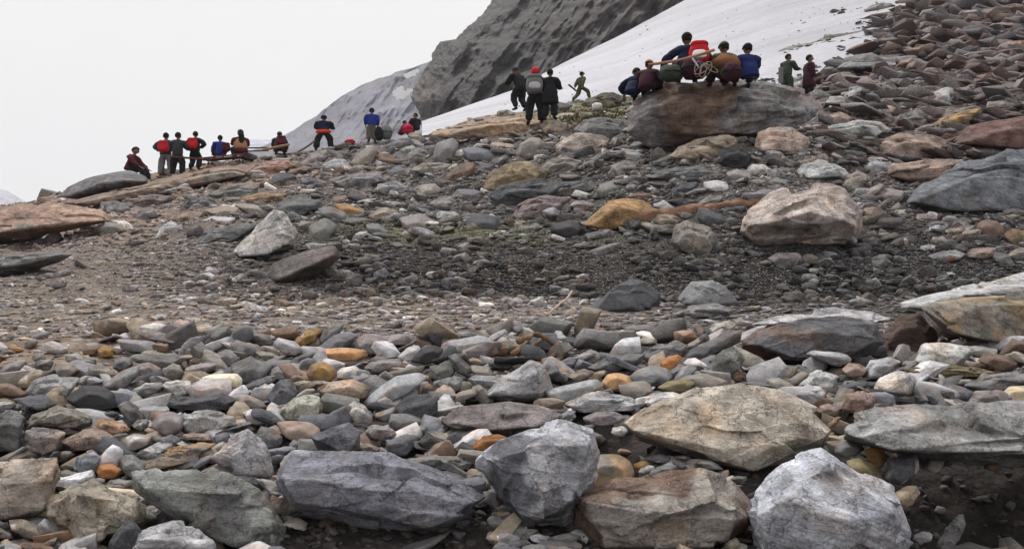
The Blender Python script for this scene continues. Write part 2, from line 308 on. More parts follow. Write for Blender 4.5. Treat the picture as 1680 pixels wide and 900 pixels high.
ridge('mountain', [380, 440, 482, 520, 560, 600, 650, 700, 760, 860], [262, 236, 213, 189, 158, 136, 119, 103, 80, 40], 520, (.125, .124, .152), 330, 11, 16)  # this and the next ridges: bluish tint paints in distance haze
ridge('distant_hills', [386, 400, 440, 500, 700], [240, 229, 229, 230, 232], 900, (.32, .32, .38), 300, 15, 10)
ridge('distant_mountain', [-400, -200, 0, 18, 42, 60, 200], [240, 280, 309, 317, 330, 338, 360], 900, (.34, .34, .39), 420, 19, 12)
def snow_patch(poly, y):
    bm = bmesh.new(); n = len(poly); rr = random.Random(n)
    cx = sum(p[0] for p in poly)/n; cy = sum(p[1] for p in poly)/n
    ring = []
    for i in range(n*4):
        a = poly[i//4]; b = poly[(i//4+1) % n]; k = (i % 4)/4
        ring.append((a[0]*(1-k)+b[0]*k+rr.uniform(-2.4, 2.4), a[1]*(1-k)+b[1]*k+rr.uniform(-1.8, 1.8)))
    vo = [bm.verts.new(at(p[0], p[1], y+4)) for p in ring]; vi = [bm.verts.new(at(cx+(p[0]-cx)*.985, cy+(p[1]-cy)*.985, y)) for p in ring]
    vb_ = [bm.verts.new(at(p[0], p[1], y+14)) for p in ring]; bm.faces.new(vi); bm.faces.new(vb_[::-1])
    for i in range(len(ring)):
        j = (i+1) % len(ring); bm.faces.new((vo[i], vo[j], vi[j], vi[i])); bm.faces.new((vb_[i], vb_[j], vo[j], vo[i]))
    bmesh.ops.recalc_face_normals(bm, faces=bm.faces)
    m = bpy.data.meshes.new('snow_patch'); bm.to_mesh(m); bm.free(); return link('snow_patch', m, cm('snow'))
tag(snow_patch([(645, 150), (652, 143), (660, 141), (664, 148), (678, 146), (676, 152), (666, 158), (662, 164), (652, 165), (647, 158)], 296), 'lower ragged white snow patch low on the grey mountain beside the cliff', 'snow patch')
tag(snow_patch([(660, 124), (672, 117), (684, 113), (688, 118), (680, 124), (668, 128)], 300), 'upper slanting white snow patch under the shoulder of the grey mountain', 'snow patch')

# ---------------------------------------------------------------- rocks
PAL = dict(light=(.36, .36, .38), white=(.52, .51, .50), cream=(.50, .43, .30), grey=(.23, .23, .235), mid=(.18, .18, .182), slate=(.16, .165, .19), dslate=(.085, .088, .10), black=(.045, .045, .05), tan=(.36, .30, .23),
 beige=(.29, .25, .20), pink=(.34, .26, .22), brown=(.19, .13, .10), dbrown=(.10, .065, .055), amber=(.34, .21, .08), orange=(.38, .17, .06), olive=(.21, .18, .10), gtan=(.28, .26, .23), rust=(.21, .125, .08), pinkgrey=(.27, .245, .245), green=(.195, .2, .188))
PAL = {k: tuple((.95 if k in ('white', 'light', 'cream') else .7)*c*t for c, t in zip(v, (1.02, .99, .97))) for k, v in PAL.items()}
CN = dict(light='pale grey', white='whitish', cream='cream', grey='grey', mid='mid grey', slate='blue-grey', dslate='dark slate', black='black', tan='tan', beige='beige', pink='pinkish', brown='brown', dbrown='dark brown', amber='amber', orange='orange', olive='olive', gtan='grey-tan', rust='rusty', pinkgrey='pinkish grey', green='greenish grey')
def rock_verts(pts, sub, seed, p=26, chips=10, rough=.03, strata=.0, facets=0, fac=.05):
    pts = np.asarray(pts, float); lo, hi = pts.min(0), pts.max(0); c = (lo+hi)/2; e = np.maximum((hi-lo)/2, 1e-3)
    q = (pts-c)/e; bm = bmesh.new()
    for a in q: bm.verts.new(a)
    bmesh.ops.convex_hull(bm, input=bm.verts); bm.normal_update(); N, D = [], []
    for f in bm.faces:
        n = np.array(f.normal[:]); d = float(n@np.array(f.verts[0].co[:]))
        if f.calc_area() < 1e-6: continue
        if d < 0: n, d = -n, -d
        if d > .05 and not any(n@m_ > .985 for m_ in N): N.append(n); D.append(d)
    bm.free(); rr = np.random.RandomState(seed % 99991)
    for _ in range(chips):
        n = rr.normal(size=3); n /= np.linalg.norm(n); N.append(n); D.append((q@n).max()*rr.uniform(.82, .97))
    N, D = np.array(N), np.maximum(np.array(D), .08)
    V, T = ico(sub); s = np.maximum(V@N.T, 0)/D; smx = s.max(1); r = (((s/smx[:, None])**p).sum(1))**(-1/p)/smx
    r = np.clip(r*(1.0 if p > 50 else 1.03 if p > 20 else 1.06), .05, 1.8)
    W = V*r[:, None]; size = float(e.mean())
    M = W*e                                       # metres about the centre
    K = 1/size
    off = rr.uniform(0, 50, 3)
    d = fbm(M*K*1.3+off, 5 if sub > 3 else 3, seed % 97, .55)*rough*1.3
    if sub > 4: d += fbm(M*K*7+off, 3, seed % 89, .6, True)*rough*.35
    if strata:
        ax = rr.normal(size=3)*.25+np.array((.1, .15, 1)); ax /= np.linalg.norm(ax)
        h = (M@ax)*K*5.0+fbm(M*K*.9+off, 3, 5)*.9; k = np.floor(h); fr = h-k
        a0 = _h(k.astype(np.int64), np.int64(seed % 71), np.int64(1), 3); a1 = _h(k.astype(np.int64)+1, np.int64(seed % 71), np.int64(1), 3)
        s_ = np.clip((fr-.86)/.14, 0, 1); lay = a0*(1-s_)+a1*s_
        br = np.clip(fbm(M*K*1.1+off*.5, 2, 13)*2+.5, 0, 1)
        d += (lay-.5)*strata*br
    if facets:
        k = rr.normal(size=(facets, 3)); k /= np.linalg.norm(k, axis=1)[:, None]; Wn = V+fbm(V*2.2+off, 3, 17)[:, None]*.16
        idx = np.argmax(Wn@k.T+rr.uniform(-.05, .05, facets)[None], 1); g = rr.normal(size=(facets, 3))*fac*1.3
        d += rr.uniform(-1, 0, facets)[idx]*fac+((V-k[idx])*g[idx]).sum(1)
    W = M+V*(d*size)[:, None]
    return W+c, T
OCC = np.zeros((1300, 2100), bool)               # where a hand-placed rock already stands, in photograph pixels (+200)
def mark(poly, grow=1.0):
    P = np.array(poly, float); c = P.mean(0); P = c+(P-c)*grow; x0, y0 = np.floor(P.min(0)).astype(int); x1, y1 = np.ceil(P.max(0)).astype(int)
    X, Y = np.meshgrid(np.arange(x0, x1+1), np.arange(y0, y1+1)); ins = np.zeros(X.shape, bool); j = len(P)-1
    for i in range(len(P)):
        xi, yi = P[i]; xj, yj = P[j]
        if yi != yj: ins ^= ((yi > Y) != (yj > Y)) & (X < (xj-xi)*(Y-yi)/(yj-yi)+xi)
        j = i
    X += 200; Y += 200; ok = (X >= 0) & (X < 2100) & (Y >= 0) & (Y < 1300)
    return X[ok], Y[ok], ins[ok]
LAND = []                                        # landmarks for descriptions: (u, v, phrase)
def tint_of(col, V, seed, mott=None):
    base = np.array(PAL[col] if isinstance(col, str) else col); t = np.ones((len(V), 3))*base
    size = np.ptp(V, 0).mean()
    if mott:
        other = np.array(PAL[mott[0]]); n = fbm(V/size*mott[1]+seed*.37, 4, seed % 53)
        k = np.clip((n-mott[2])*5, 0, 1)[:, None]; t = t*(1-k)+other*k
    n = fbm(V/size*2.2+seed*.11, 3, 3)[:, None]
    return np.clip(t*(1+.22*n), 0, .8)
def place(name, pts, sub, seed, col, mat, mott=None, smooth=True, **kw):
    V, T = rock_verts(pts, sub, seed, **kw)
    t = tint_of(col, V, seed, mott)
    o0 = Vector(((V[:, 0].min()+V[:, 0].max())/2, V[:, 1].mean(), V[:, 2].min()))
    rr = random.Random(seed); rot = Euler((rr.uniform(-.45, .45), rr.uniform(-.45, .45), rr.uniform(-3, 3))).to_matrix()
    Ri = np.array(rot.inverted()); Vl = (V-np.array(o0))@Ri.T
    o = link(name, mesh_np(name, Vl, T, t, smooth), mat); o.location = o0; o.rotation_euler = rot.to_euler()
    return o
def outlined(name, label, cat, col, poly, front=None, d=.62, sub=4, p=220, chips=5, rough=.035, strata=.05, facets=None, mott=None, mat=None, dy=0, Y=None, short=None, sink=.0, flat=.6, back=.7, under=.55):
    P = np.array(poly, float); c = P.mean(0); lo, hi = P.min(0), P.max(0); seed = int(c[0]*13+c[1]*7)
    um = c[0]; vb_ = hi[1]
    yb = Y if Y else Yat(um, min(vb_-(hi[1]-lo[1])*.06, 1050)); wd = (hi[0]-lo[0])/F*yb; hd = max((hi[1]-lo[1])/F*yb, wd*.35); half = d*.5*(wd*hd)**.5*1.15
    y0 = yb+half*flat+dy
    pts = [at(a, b, y0+(.25 if b < c[1]+(hi[1]-lo[1])*.12 else (under if front else -.1))*half) for a, b in poly]
    if front: pts += [at(a, b, y0-half*f) for a, b, f in front]
    else:
        sh = np.array((0, (hi[1]-lo[1])*.16)); pts += [at(*(c+(q-c)*.66+sh), y0-half) for q in P]
    pts += [at(*(c+(q-c)*back), y0+half) for q in P]
    if yb > 9: mat = mat or M_FAR
    if p < 20: p = p*2.2
    if facets is None: facets = 0 if p < 50 else (26 if sub >= 5 else 12)
    o = place(name, [tuple(q) for q in pts], sub, seed, col, mat or M_ROCK, mott, p=p, chips=chips, rough=rough, strata=strata, facets=facets, fac=min(.10, rough*2.6))
    tag(o, label, cat)
    X, Yp, ins = mark(poly, .96); OCC[Yp[ins], X[ins]] = True
    if short: LAND.append((c[0], c[1], short))
    return o

# ---------------------------------------------------------------- the large rocks, one by one
def B(name, label, cat, col, poly, *a, **k):
    return outlined(name, label, cat, col if isinstance(col, str) else tuple(.95*c for c in col), poly, *a, **k)
# front row, left to right 
B('boulder', 'tan block with a pale flat top at the bottom left corner', 'boulder', (.33, .285, .245), [(-70, 770), (0, 768), (40, 752), (95, 748), (99, 772), (90, 805), (78, 842), (30, 858), (-60, 850)], [(-50, 812), (0, 806), (60, 795), (88, 786)] and [(-50, 812, .8), (0, 806, .8), (60, 795, .8), (86, 788, .8), (70, 838, .8), (10, 850, .8)], sub=6, chips=6, mott=('brown', 3, .2), short='the tan corner block', rough=.02, strata=.02)
B('boulder', 'beige slab with chipped steps beside the tan corner block', 'boulder', (.30, .265, .215), [(76, 830), (115, 797), (150, 788), (205, 805), (240, 830), (262, 852), (225, 872), (175, 888), (140, 898), (105, 890), (80, 858)], [(120, 815, .6), (140, 888, 1), (180, 878, 1), (235, 850, .8), (125, 840, .9)], sub=6, strata=.09, short='the beige stepped slab')
B('boulder', 'broad greenish grey slab sloping down to the right, bottom left', 'boulder', (.215, .22, .205), [(217, 775), (250, 765), (320, 765), (352, 788), (430, 798), (458, 825), (474, 855), (470, 892), (420, 912), (360, 900), (300, 850), (224, 808)], [(235, 800, .8), (300, 838, .9), (360, 890, .9), (440, 905, .9), (400, 830, .6)], sub=6, strata=.10, short='the greenish slab', d=.5, mott=('mid', 2, .1))
B('boulder', 'whitish rock with orange stains at the bottom edge', 'boulder', 'light', [(196, 890), (238, 862), (262, 850), (302, 855), (348, 884), (362, 940), (198, 940)], [(215, 896, .8), (260, 876, .8), (320, 896, .9)], sub=5, mott=('rust', 2.2, .12), short='the orange-stained rock')
B('boulder', 'dark narrow shard standing beside the stained rock', 'rock', 'dslate', [(180, 884), (198, 862), (216, 850), (234, 868), (230, 935), (178, 935)], [(186, 890, .8), (216, 862, .8), (224, 930, .9), (190, 930, .9)], sub=4, rough=.015)
B('boulder', 'big blue-grey slate boulder with a dark undercut face', 'boulder', (.185, .185, .215), [(443, 748), (470, 737), (520, 738), (640, 740), (700, 758), (775, 795), (803, 815), (775, 845), (705, 880), (640, 882), (560, 864), (482, 846), (455, 806)], [(462, 782, .7), (484, 824, .8), (560, 832, .9), (632, 840, 1), (704, 864, .95), (770, 828, .7), (626, 805, .85)], sub=7, chips=4, rough=.028, strata=.035, short='the blue-grey slate boulder', d=.55, mott=('light', 3, .35))
B('boulder', 'pale blue-grey boulder with a smooth sloping face, bottom centre', 'boulder', (.40, .40, .43), [(776, 756), (820, 720), (872, 700), (940, 687), (976, 700), (987, 742), (978, 790), (958, 830), (946, 878), (880, 872), (840, 835), (800, 792)], [(795, 768, .6), (846, 838, .9), (900, 842, 1), (945, 822, .9), (965, 730, .7), (880, 730, .7)], sub=7, chips=5, rough=.025, strata=.03, short='the pale boulder', mott=('slate', 2, .15))
B('boulder', 'smooth ochre round boulder wedged in the dark gap', 'boulder', (.34, .235, .14), [(957, 775), (965, 755), (985, 745), (1015, 745), (1034, 757), (1042, 778), (1032, 800), (1000, 806), (968, 802)], None, sub=5, p=9, chips=0, rough=.012, strata=0, mott=('gtan', 2, .1), mat=M_SMOOTH, short='the round ochre boulder', dy=.12)
B('boulder', 'large tan slab with a coarse pale top resting over the gap', 'boulder', (.43, .38, .32), [(1018, 692), (1060, 664), (1110, 644), (1150, 630), (1215, 621), (1290, 640), (1340, 668), (1369, 705), (1352, 738), (1292, 772), (1240, 786), (1212, 782), (1185, 764), (1110, 745), (1045, 722)], [(1036, 706, .75), (1110, 722, .9), (1190, 745, 1), (1238, 774, 1), (1340, 722, .7)], sub=7, chips=5, rough=.022, strata=.03, short='the large tan slab', mott=('tan', 2.5, .2), d=.6, Y=3.42)
B('boulder', 'brownish grey boulder under the large tan slab', 'boulder', (.27, .245, .22), [(943, 812), (1000, 788), (1080, 778), (1150, 773), (1228, 790), (1240, 842), (1205, 880), (1150, 930), (1000, 935), (952, 900)], [(960, 822, .9), (1030, 836, 1), (1110, 846, 1), (1215, 848, .9), (1180, 900, .8), (990, 900, .8)], sub=7, chips=5, rough=.03, strata=.07, short='the brownish front boulder', mott=('brown', 1.8, .05), Y=2.85)
B('boulder', 'broad bluish white boulder with a jagged pale top, bottom right', 'boulder', (.40, .41, .45), [(1228, 800), (1262, 768), (1300, 745), (1345, 729), (1376, 745), (1416, 786), (1458, 794), (1482, 832), (1505, 885), (1510, 940), (1236, 945), (1226, 862)], [(1240, 845, .85), (1285, 818, .9), (1330, 838, 1), (1400, 856, 1), (1468, 842, .85), (1350, 770, .55), (1480, 915, .8), (1260, 915, .8)], sub=7, chips=6, rough=.035, strata=.04, short='the bluish white boulder', mott=('dslate', 1.7, .28), Y=2.82)
B('boulder', 'long layered grey slab running to the right edge', 'boulder', (.26, .255, .25), [(1372, 700), (1385, 672), (1450, 664), (1560, 662), (1680, 652), (1780, 655), (1790, 768), (1650, 764), (1500, 752), (1430, 736), (1384, 722)], [(1386, 706, .9), (1450, 735, 1), (1550, 745, 1), (1700, 750, 1)], sub=6, chips=6, rough=.03, strata=.16, short='the long layered slab', Y=3.2, d=.8, mott=('mid', 2.5, .1))
B('boulder', 'grey shard standing on the shade-tinted soil at the bottom right', 'rock', 'grey', [(1532, 898), (1550, 868), (1572, 842), (1581, 842), (1585, 868), (1570, 892), (1545, 905)], None, sub=4, d=.3, Y=3.1)
B('boulder', 'olive rounded rock behind the bluish white boulder', 'rock', 'olive', [(1388, 755), (1410, 750), (1432, 760), (1448, 785), (1440, 800), (1400, 790)], None, sub=4, p=10, chips=2, mat=M_SMOOTH)
# second row
B('boulder', 'grey slate wedge sitting on the blue-grey slate boulder', 'rock', 'slate', [(507, 716), (540, 700), (575, 690), (593, 706), (592, 732), (572, 760), (548, 752), (520, 735)], [(520, 722, .8), (568, 745, 1), (585, 728, .7), (560, 712, .7)], sub=5, rough=.018, strata=.02, short='the slate wedge', dy=-.06)
B('boulder', 'tan oval flake lying on the left end of the slate boulder', 'rock', 'gtan', [(464, 775), (480, 760), (515, 752), (545, 758), (530, 775), (500, 789), (475, 789)], None, sub=4, d=.5, mott=('rust', 2, .2), dy=-.1)
B('boulder', 'light tan chip on top of the slate boulder', 'rock', 'tan', [(610, 752), (630, 745), (665, 765), (662, 778), (640, 772), (618, 765)], None, sub=4, d=.5)
B('boulder', 'dark flat slab between the slate and pale boulders', 'rock', (.15, .14, .13), [(666, 752), (700, 744), (762, 747), (777, 758), (770, 771), (700, 772), (672, 765)], None, sub=5, d=.7, short='the dark flat slab')
B('boulder', 'light leaning slab over the greenish slab', 'boulder', 'light', [(346, 752), (380, 712), (408, 702), (434, 728), (452, 768), (447, 797), (402, 788), (368, 778)], [(372, 755, .6), (410, 720, .7), (440, 782, 1), (400, 780, .9)], sub=5, strata=.12, short='the leaning light slab')
B('boulder', 'amber brown stone lying above the greenish slab', 'rock', (.30, .2, .1), [(263, 746), (290, 729), (325, 724), (357, 726), (335, 744), (290, 761), (266, 758)], None, sub=5, mott=('grey', 2, .15), short='the amber-brown stone')
B('boulder', 'pinkish grey cracked slab behind the dark flat slab', 'boulder', 'pinkgrey', [(724, 690), (745, 661), (830, 658), (900, 664), (928, 680), (905, 706), (850, 711), (760, 717)], [(738, 695, .9), (800, 708, 1), (880, 700, 1)], sub=5, strata=.05, short='the pinkish cracked slab')
B('boulder', 'pale pointed slab leaning back above the cracked slab', 'boulder', (.33, .325, .33), [(788, 652), (828, 616), (868, 590), (896, 600), (908, 640), (892, 662), (830, 662)], [(805, 648, .8), (880, 652, .9), (880, 610, .6)], sub=5, rough=.02, short='the pointed pale slab')
B('boulder', 'long smooth grey stone tilted up to the right', 'rock', (.26, .26, .27), [(594, 664), (620, 636), (650, 616), (688, 610), (703, 618), (672, 642), (622, 665)], None, sub=5, p=10, chips=2, rough=.015, strata=0, mat=M_SMOOTH, short='the long smooth stone')
B('boulder', 'dark rounded slate cobble below the long smooth stone', 'rock', 'dslate', [(647, 668), (665, 652), (700, 644), (718, 655), (718, 676), (700, 692), (676, 698), (656, 688)], None, sub=5, p=12, chips=4, rough=.02, short='the dark slate cobble')
B('boulder', 'whitish stone with lichen tint above the slate wedge', 'rock', (.38, .37, .31), [(463, 668), (482, 652), (508, 646), (527, 652), (522, 678), (495, 690), (467, 688)], None, sub=5, p=12, mott=('olive', 2.3, .35), short='the lichened stone')
B('boulder', 'brownish pink rounded stone with a tan top', 'rock', (.34, .26, .2), [(520, 636), (545, 625), (580, 621), (606, 635), (600, 652), (570, 660), (532, 655)], None, sub=5, p=12, chips=3, mott=('rust', 2, .1), short='the pink-brown stone')
B('boulder', 'slate grey block left of the lichened stone', 'rock', 'slate', [(437, 652), (458, 622), (478, 620), (490, 640), (484, 660), (460, 674), (444, 670)], None, sub=4)
B('boulder', 'yellow amber cobble with a brown flank', 'rock', 'amber', [(502, 612), (510, 597), (528, 591), (548, 602), (553, 614), (540, 628), (512, 629)], None, sub=4, p=10, chips=2, mat=M_SMOOTH, mott=('brown', 1.6, .15), short='the amber cobble')
B('boulder', 'long orange stone lying flat among grey cobbles', 'rock', (.38, .21, .1), [(507, 582), (520, 572), (560, 569), (600, 573), (604, 584), (590, 592), (540, 592), (512, 590)], None, sub=4, p=12, mott=('brown', 2, .3), mat=M_SMOOTH, short='the long orange stone')
B('boulder', 'blackish oval stone beside a white oval one', 'rock', 'black', [(673, 594), (690, 572), (712, 564), (728, 572), (722, 590), (700, 598)], None, sub=4, p=12, mat=M_SMOOTH, short='the black oval stone')
B('boulder', 'white and grey oval stone touching the black oval stone', 'rock', (.42, .42, .42), [(653, 586), (668, 570), (686, 566), (692, 574), (678, 590), (660, 593)], None, sub=4, p=8, chips=0, mat=M_SMOOTH)
B('boulder', 'orange wedge on the pale boulder\'s left shoulder', 'rock', 'orange', [(775, 732), (792, 714), (820, 711), (836, 716), (828, 730), (800, 741), (780, 742)], None, sub=4, rough=.02, short='the orange wedge', dy=-.05)
B('boulder', 'black smooth rock at the left edge of the cobbles', 'rock', 'black', [(106, 652), (135, 632), (165, 633), (188, 644), (191, 668), (150, 678), (120, 666)], None, sub=5, p=14, chips=4, rough=.02, short='the black smooth rock', mat=M_SMOOTH)
B('boulder', 'long dark slate slab lying above the grey stones', 'rock', 'dslate', [(231, 661), (300, 652), (370, 643), (394, 655), (388, 672), (330, 674), (265, 668)], None, sub=5, strata=.08, short='the long dark slab', d=.5)
B('boulder', 'white cream block on the cobbles above the dark slab', 'rock', (.62, .56, .42), [(332, 618), (345, 613), (390, 612), (398, 622), (394, 637), (362, 636), (333, 636)], None, sub=4, p=14, mat=M_SMOOTH, short='the white cream block')
B('boulder', 'whitish wedge left of the white cream block', 'rock', 'white', [(262, 630), (290, 622), (316, 621), (318, 642), (300, 650), (280, 648)], None, sub=4, short='the whitish wedge')
B('boulder', 'flat topped tan-grey rock below the black rock', 'rock', 'gtan', [(41, 698), (50, 679), (96, 662), (130, 670), (152, 682), (152, 700), (100, 705)], None, sub=5, strata=.05, short='the flat tan-grey rock')
B('boulder', 'pinkish block under the flat tan-grey rock', 'rock', (.25, .225, .215), [(37, 735), (40, 704), (80, 702), (109, 708), (98, 735), (68, 747)], None, sub=5)
B('boulder', 'pinkish tan stone pointing left', 'rock', 'pink', [(98, 724), (125, 708), (150, 700), (190, 714), (196, 730), (160, 740), (115, 742)], None, sub=4)
B('boulder', 'orange tan stone lying on a pinkish one', 'rock', (.36, .22, .14), [(150, 712), (157, 690), (170, 683), (208, 695), (212, 706), (180, 716)], None, sub=4, dy=-.05, short='the orange-tan stone')
B('boulder', 'lilac grey rock left of the black smooth rock', 'rock', (.26, .25, .25), [(42, 640), (55, 622), (90, 614), (136, 616), (122, 642), (100, 660), (78, 668), (58, 656)], None, sub=5)
B('boulder', 'layered grey rock at the left edge', 'rock', 'mid', [(-20, 700), (-10, 680), (20, 668), (42, 680), (40, 710), (36, 738), (0, 742), (-25, 735)], None, sub=5, strata=.1)
B('boulder', 'round pinkish grey stone at the left end of a light slab', 'rock', 'pinkgrey', [(247, 697), (258, 680), (280, 674), (300, 680), (303, 700), (285, 717), (262, 712)], None, sub=4, p=10, mat=M_SMOOTH)
B('boulder', 'light grey slab with ragged top below the long dark slab', 'rock', (.31, .31, .31), [(285, 690), (300, 675), (340, 671), (388, 682), (390, 695), (350, 710), (303, 712)], None, sub=5, strata=.1, short='the ragged light slab')
B('boulder', 'slate blue lump with white veins', 'rock', (.2, .215, .24), [(119, 768), (124, 746), (145, 742), (165, 750), (166, 772), (150, 784), (130, 780)], None, sub=4, mott=('white', 3, .35), short='the white-veined slate')
B('boulder', 'bright orange stone in a dark crevice', 'rock', 'orange', [(157, 772), (163, 762), (184, 760), (201, 770), (194, 782), (172, 786), (160, 782)], None, sub=4, p=10, mat=M_SMOOTH, short='the bright orange stone')
B('boulder', 'small white stone near the left edge', 'rock', 'white', [(25, 664), (38, 655), (58, 655), (72, 664), (60, 674), (40, 674)], None, sub=4)
B('boulder', 'white grey angular stone right of the lichened stone', 'rock', (.40, .40, .39), [(563, 668), (580, 656), (600, 664), (614, 682), (610, 697), (590, 694), (572, 680)], None, sub=4)
B('boulder', 'pinkish block between whitish stone and dark flat slab', 'rock', 'pinkgrey', [(596, 706), (612, 695), (640, 697), (652, 712), (640, 724), (610, 722)], None, sub=4)
# centre right of the bank
B('boulder', 'mushroom shaped flat stone capping the dark gap', 'rock', 'pinkgrey', [(957, 684), (978, 675), (1008, 674), (1027, 684), (1018, 694), (985, 698), (962, 694)], None, sub=4, p=12, Y=3.4, short='the flat cap stone')
B('boulder', 'orange and tan round stone in the middle of the bank', 'rock', (.42, .25, .13), [(986, 628), (995, 614), (1012, 610), (1032, 616), (1038, 630), (1020, 640), (998, 640)], None, sub=4, p=10, mat=M_SMOOTH, short='the round orange-tan stone')
B('boulder', 'upright orange stone standing between grey ones', 'rock', 'orange', [(1083, 592), (1095, 583), (1112, 580), (1120, 588), (1106, 604), (1096, 616), (1086, 612)], None, sub=4, p=12, mat=M_SMOOTH, short='the upright orange stone')
B('boulder', 'long bent grey stone above the pale boulder', 'rock', (.25, .25, .255), [(888, 640), (915, 636), (950, 626), (980, 620), (992, 632), (965, 650), (920, 660), (892, 652)], None, sub=4, p=12, mat=M_SMOOTH)
B('boulder', 'light grey stones slab above the flat cap stone', 'rock', 'light', [(925, 662), (955, 645), (1000, 642), (1036, 650), (1060, 662), (1045, 674), (1000, 676), (940, 676)], None, sub=5, strata=.06)
B('boulder', 'white flat slab beside the large tan slab', 'rock', 'white', [(1056, 660), (1075, 644), (1105, 641), (1128, 650), (1100, 664), (1070, 670)], None, sub=4)
B('boulder', 'olive tan stone right of the round orange-tan stone', 'rock', 'olive', [(1078, 636), (1095, 625), (1125, 620), (1142, 628), (1132, 642), (1098, 644)], None, sub=4, p=12, mat=M_SMOOTH)
B('boulder', 'dark long slab with a lighter grey top', 'rock', 'mid', [(962, 604), (990, 588), (1030, 578), (1060, 580), (1052, 596), (1010, 612), (970, 614)], None, sub=5, short='the long grey-topped slab')
B('boulder', 'flat smooth grey slab above the upright orange stone', 'rock', 'grey', [(1050, 584), (1075, 566), (1110, 558), (1130, 566), (1124, 582), (1090, 594), (1060, 596)], None, sub=4)
B('boulder', 'rough greenish grey rock left of the dark slab', 'rock', 'green', [(1152, 612), (1165, 590), (1185, 572), (1210, 570), (1224, 586), (1215, 608), (1180, 626)], None, sub=5, rough=.05, short='the rough greenish rock')
B('boulder', 'black flat stone above the rough greenish rock', 'rock', 'black', [(1162, 562), (1185, 552), (1215, 554), (1218, 566), (1195, 572), (1170, 570)], None, sub=4)
B('boulder', 'pale tan stone behind the black flat stone', 'rock', (.36, .34, .3), [(1158, 545), (1172, 528), (1192, 522), (1208, 532), (1200, 548), (1175, 556)], None, sub=4)
B('boulder', 'square grey slab stone behind the flat smooth slab', 'rock', 'mid', [(1066, 545), (1078, 527), (1110, 523), (1124, 532), (1115, 548), (1080, 552)], None, sub=4)
B('boulder', 'dark wedge shaped boulder on the pebble shelf', 'boulder', (.075, .075, .083), [(955, 512), (1000, 480), (1036, 456), (1062, 460), (1086, 480), (1082, 510), (1050, 517), (975, 519)], [(975, 512, .7), (1000, 480, .5), (1037, 505, 1), (1055, 514, .8), (1040, 470, .3)], sub=5, chips=3, rough=.02, strata=.02, short='the dark wedge boulder', Y=9.3, mat=M_SMOOTH)
B('boulder', 'grey angular boulder right of the dark wedge', 'boulder', (.2, .2, .205), [(1105, 495), (1122, 472), (1140, 460), (1172, 458), (1196, 474), (1212, 496), (1190, 506), (1130, 508)], [(1135, 498, 1), (1170, 500, 1), (1160, 470, .4)], sub=5, rough=.02, short='the grey angular boulder', Y=9.2, mat=M_SMOOTH)
B('boulder', 'low grey slab in front of the grey angular boulder', 'rock', 'grey', [(1100, 516), (1130, 502), (1190, 500), (1212, 508), (1190, 516), (1120, 522)], None, sub=4, Y=8.6)
B('boulder', 'brown root-wrapped lump on the pebble shelf', 'rock', (.11, .07, .04), [(856, 566), (870, 553), (895, 553), (912, 564), (905, 578), (872, 580)], None, sub=4, p=9, rough=.06, short='the brown lump')
# right of the bank
B('boulder', 'big dark charcoal boulder with a pale flat top', 'boulder', (.085, .083, .09), [(1216, 562), (1236, 538), (1300, 527), (1385, 522), (1440, 532), (1450, 560), (1432, 585), (1380, 601), (1280, 598), (1226, 585)], [(1226, 560, .6), (1290, 545, .6), (1370, 545, .8), (1300, 588, 1), (1385, 590, 1), (1435, 560, .8)], sub=6, chips=4, rough=.025, strata=.02, short='the charcoal boulder', mott=('brown', 1.6, .22), d=.6)
B('boulder', 'pale thin slab resting on the charcoal boulder', 'rock', 'light', [(1230, 532), (1290, 515), (1370, 506), (1440, 512), (1468, 522), (1400, 528), (1300, 532), (1250, 540)], None, sub=5, d=.6, Y=6.6, strata=.08)
B('boulder', 'dark brown craggy rock between charcoal and ochre boulders', 'boulder', 'dbrown', [(1436, 570), (1450, 540), (1475, 518), (1510, 512), (1540, 545), (1545, 568), (1500, 580), (1450, 585)], None, sub=5, rough=.05, strata=.1, Y=5.9)
B('boulder', 'yellow-brown boulder with dark underside at the right edge', 'boulder', (.26, .19, .115), [(1508, 505), (1540, 488), (1590, 480), (1680, 474), (1780, 478), (1790, 600), (1690, 590), (1610, 568), (1545, 545)], [(1530, 515, .7), (1560, 545, .9), (1630, 562, 1), (1720, 578, 1), (1700, 500, .8), (1600, 500, .7)], sub=6, chips=5, rough=.028, strata=.04, short='the yellow-brown boulder', mott=('gtan', 2.3, .05), Y=5.7)
B('boulder', 'whitish slab lying along the top of the yellow-brown boulder', 'boulder', (.40, .40, .40), [(1470, 502), (1520, 484), (1600, 474), (1680, 450), (1780, 445), (1780, 480), (1680, 488), (1580, 494), (1500, 506)], None, sub=5, strata=.12, Y=7.2, d=.6, short='the whitish ridge slab')
B('boulder', 'white grey block with a square edge under the yellow-brown boulder', 'boulder', (.45, .44, .42), [(1500, 590), (1512, 562), (1540, 561), (1598, 568), (1602, 578), (1572, 606), (1520, 602)], [(1512, 572, .4), (1590, 578, .5), (1568, 604, .9), (1508, 596, .9)], sub=5, chips=3, rough=.015, strata=.02, short='the white square block')
B('boulder', 'white three-sided stone above the long layered slab', 'rock', 'white', [(1432, 640), (1442, 618), (1470, 606), (1496, 612), (1512, 632), (1500, 648), (1475, 652)], [(1450, 640, .8), (1488, 645, .9), (1490, 615, .5)], sub=4, rough=.015, short='the white three-sided stone')
B('boulder', 'pale flat stone left of the white three-sided stone', 'rock', (.42, .42, .42), [(1310, 632), (1330, 612), (1355, 606), (1378, 616), (1372, 634), (1340, 636)], None, sub=4, short='the pale flat stone')
B('boulder', 'rusty brown lump behind the long layered slab', 'rock', (.27, .19, .16), [(1380, 668), (1388, 644), (1420, 640), (1440, 652), (1430, 672), (1408, 682)], None, sub=4, rough=.06)
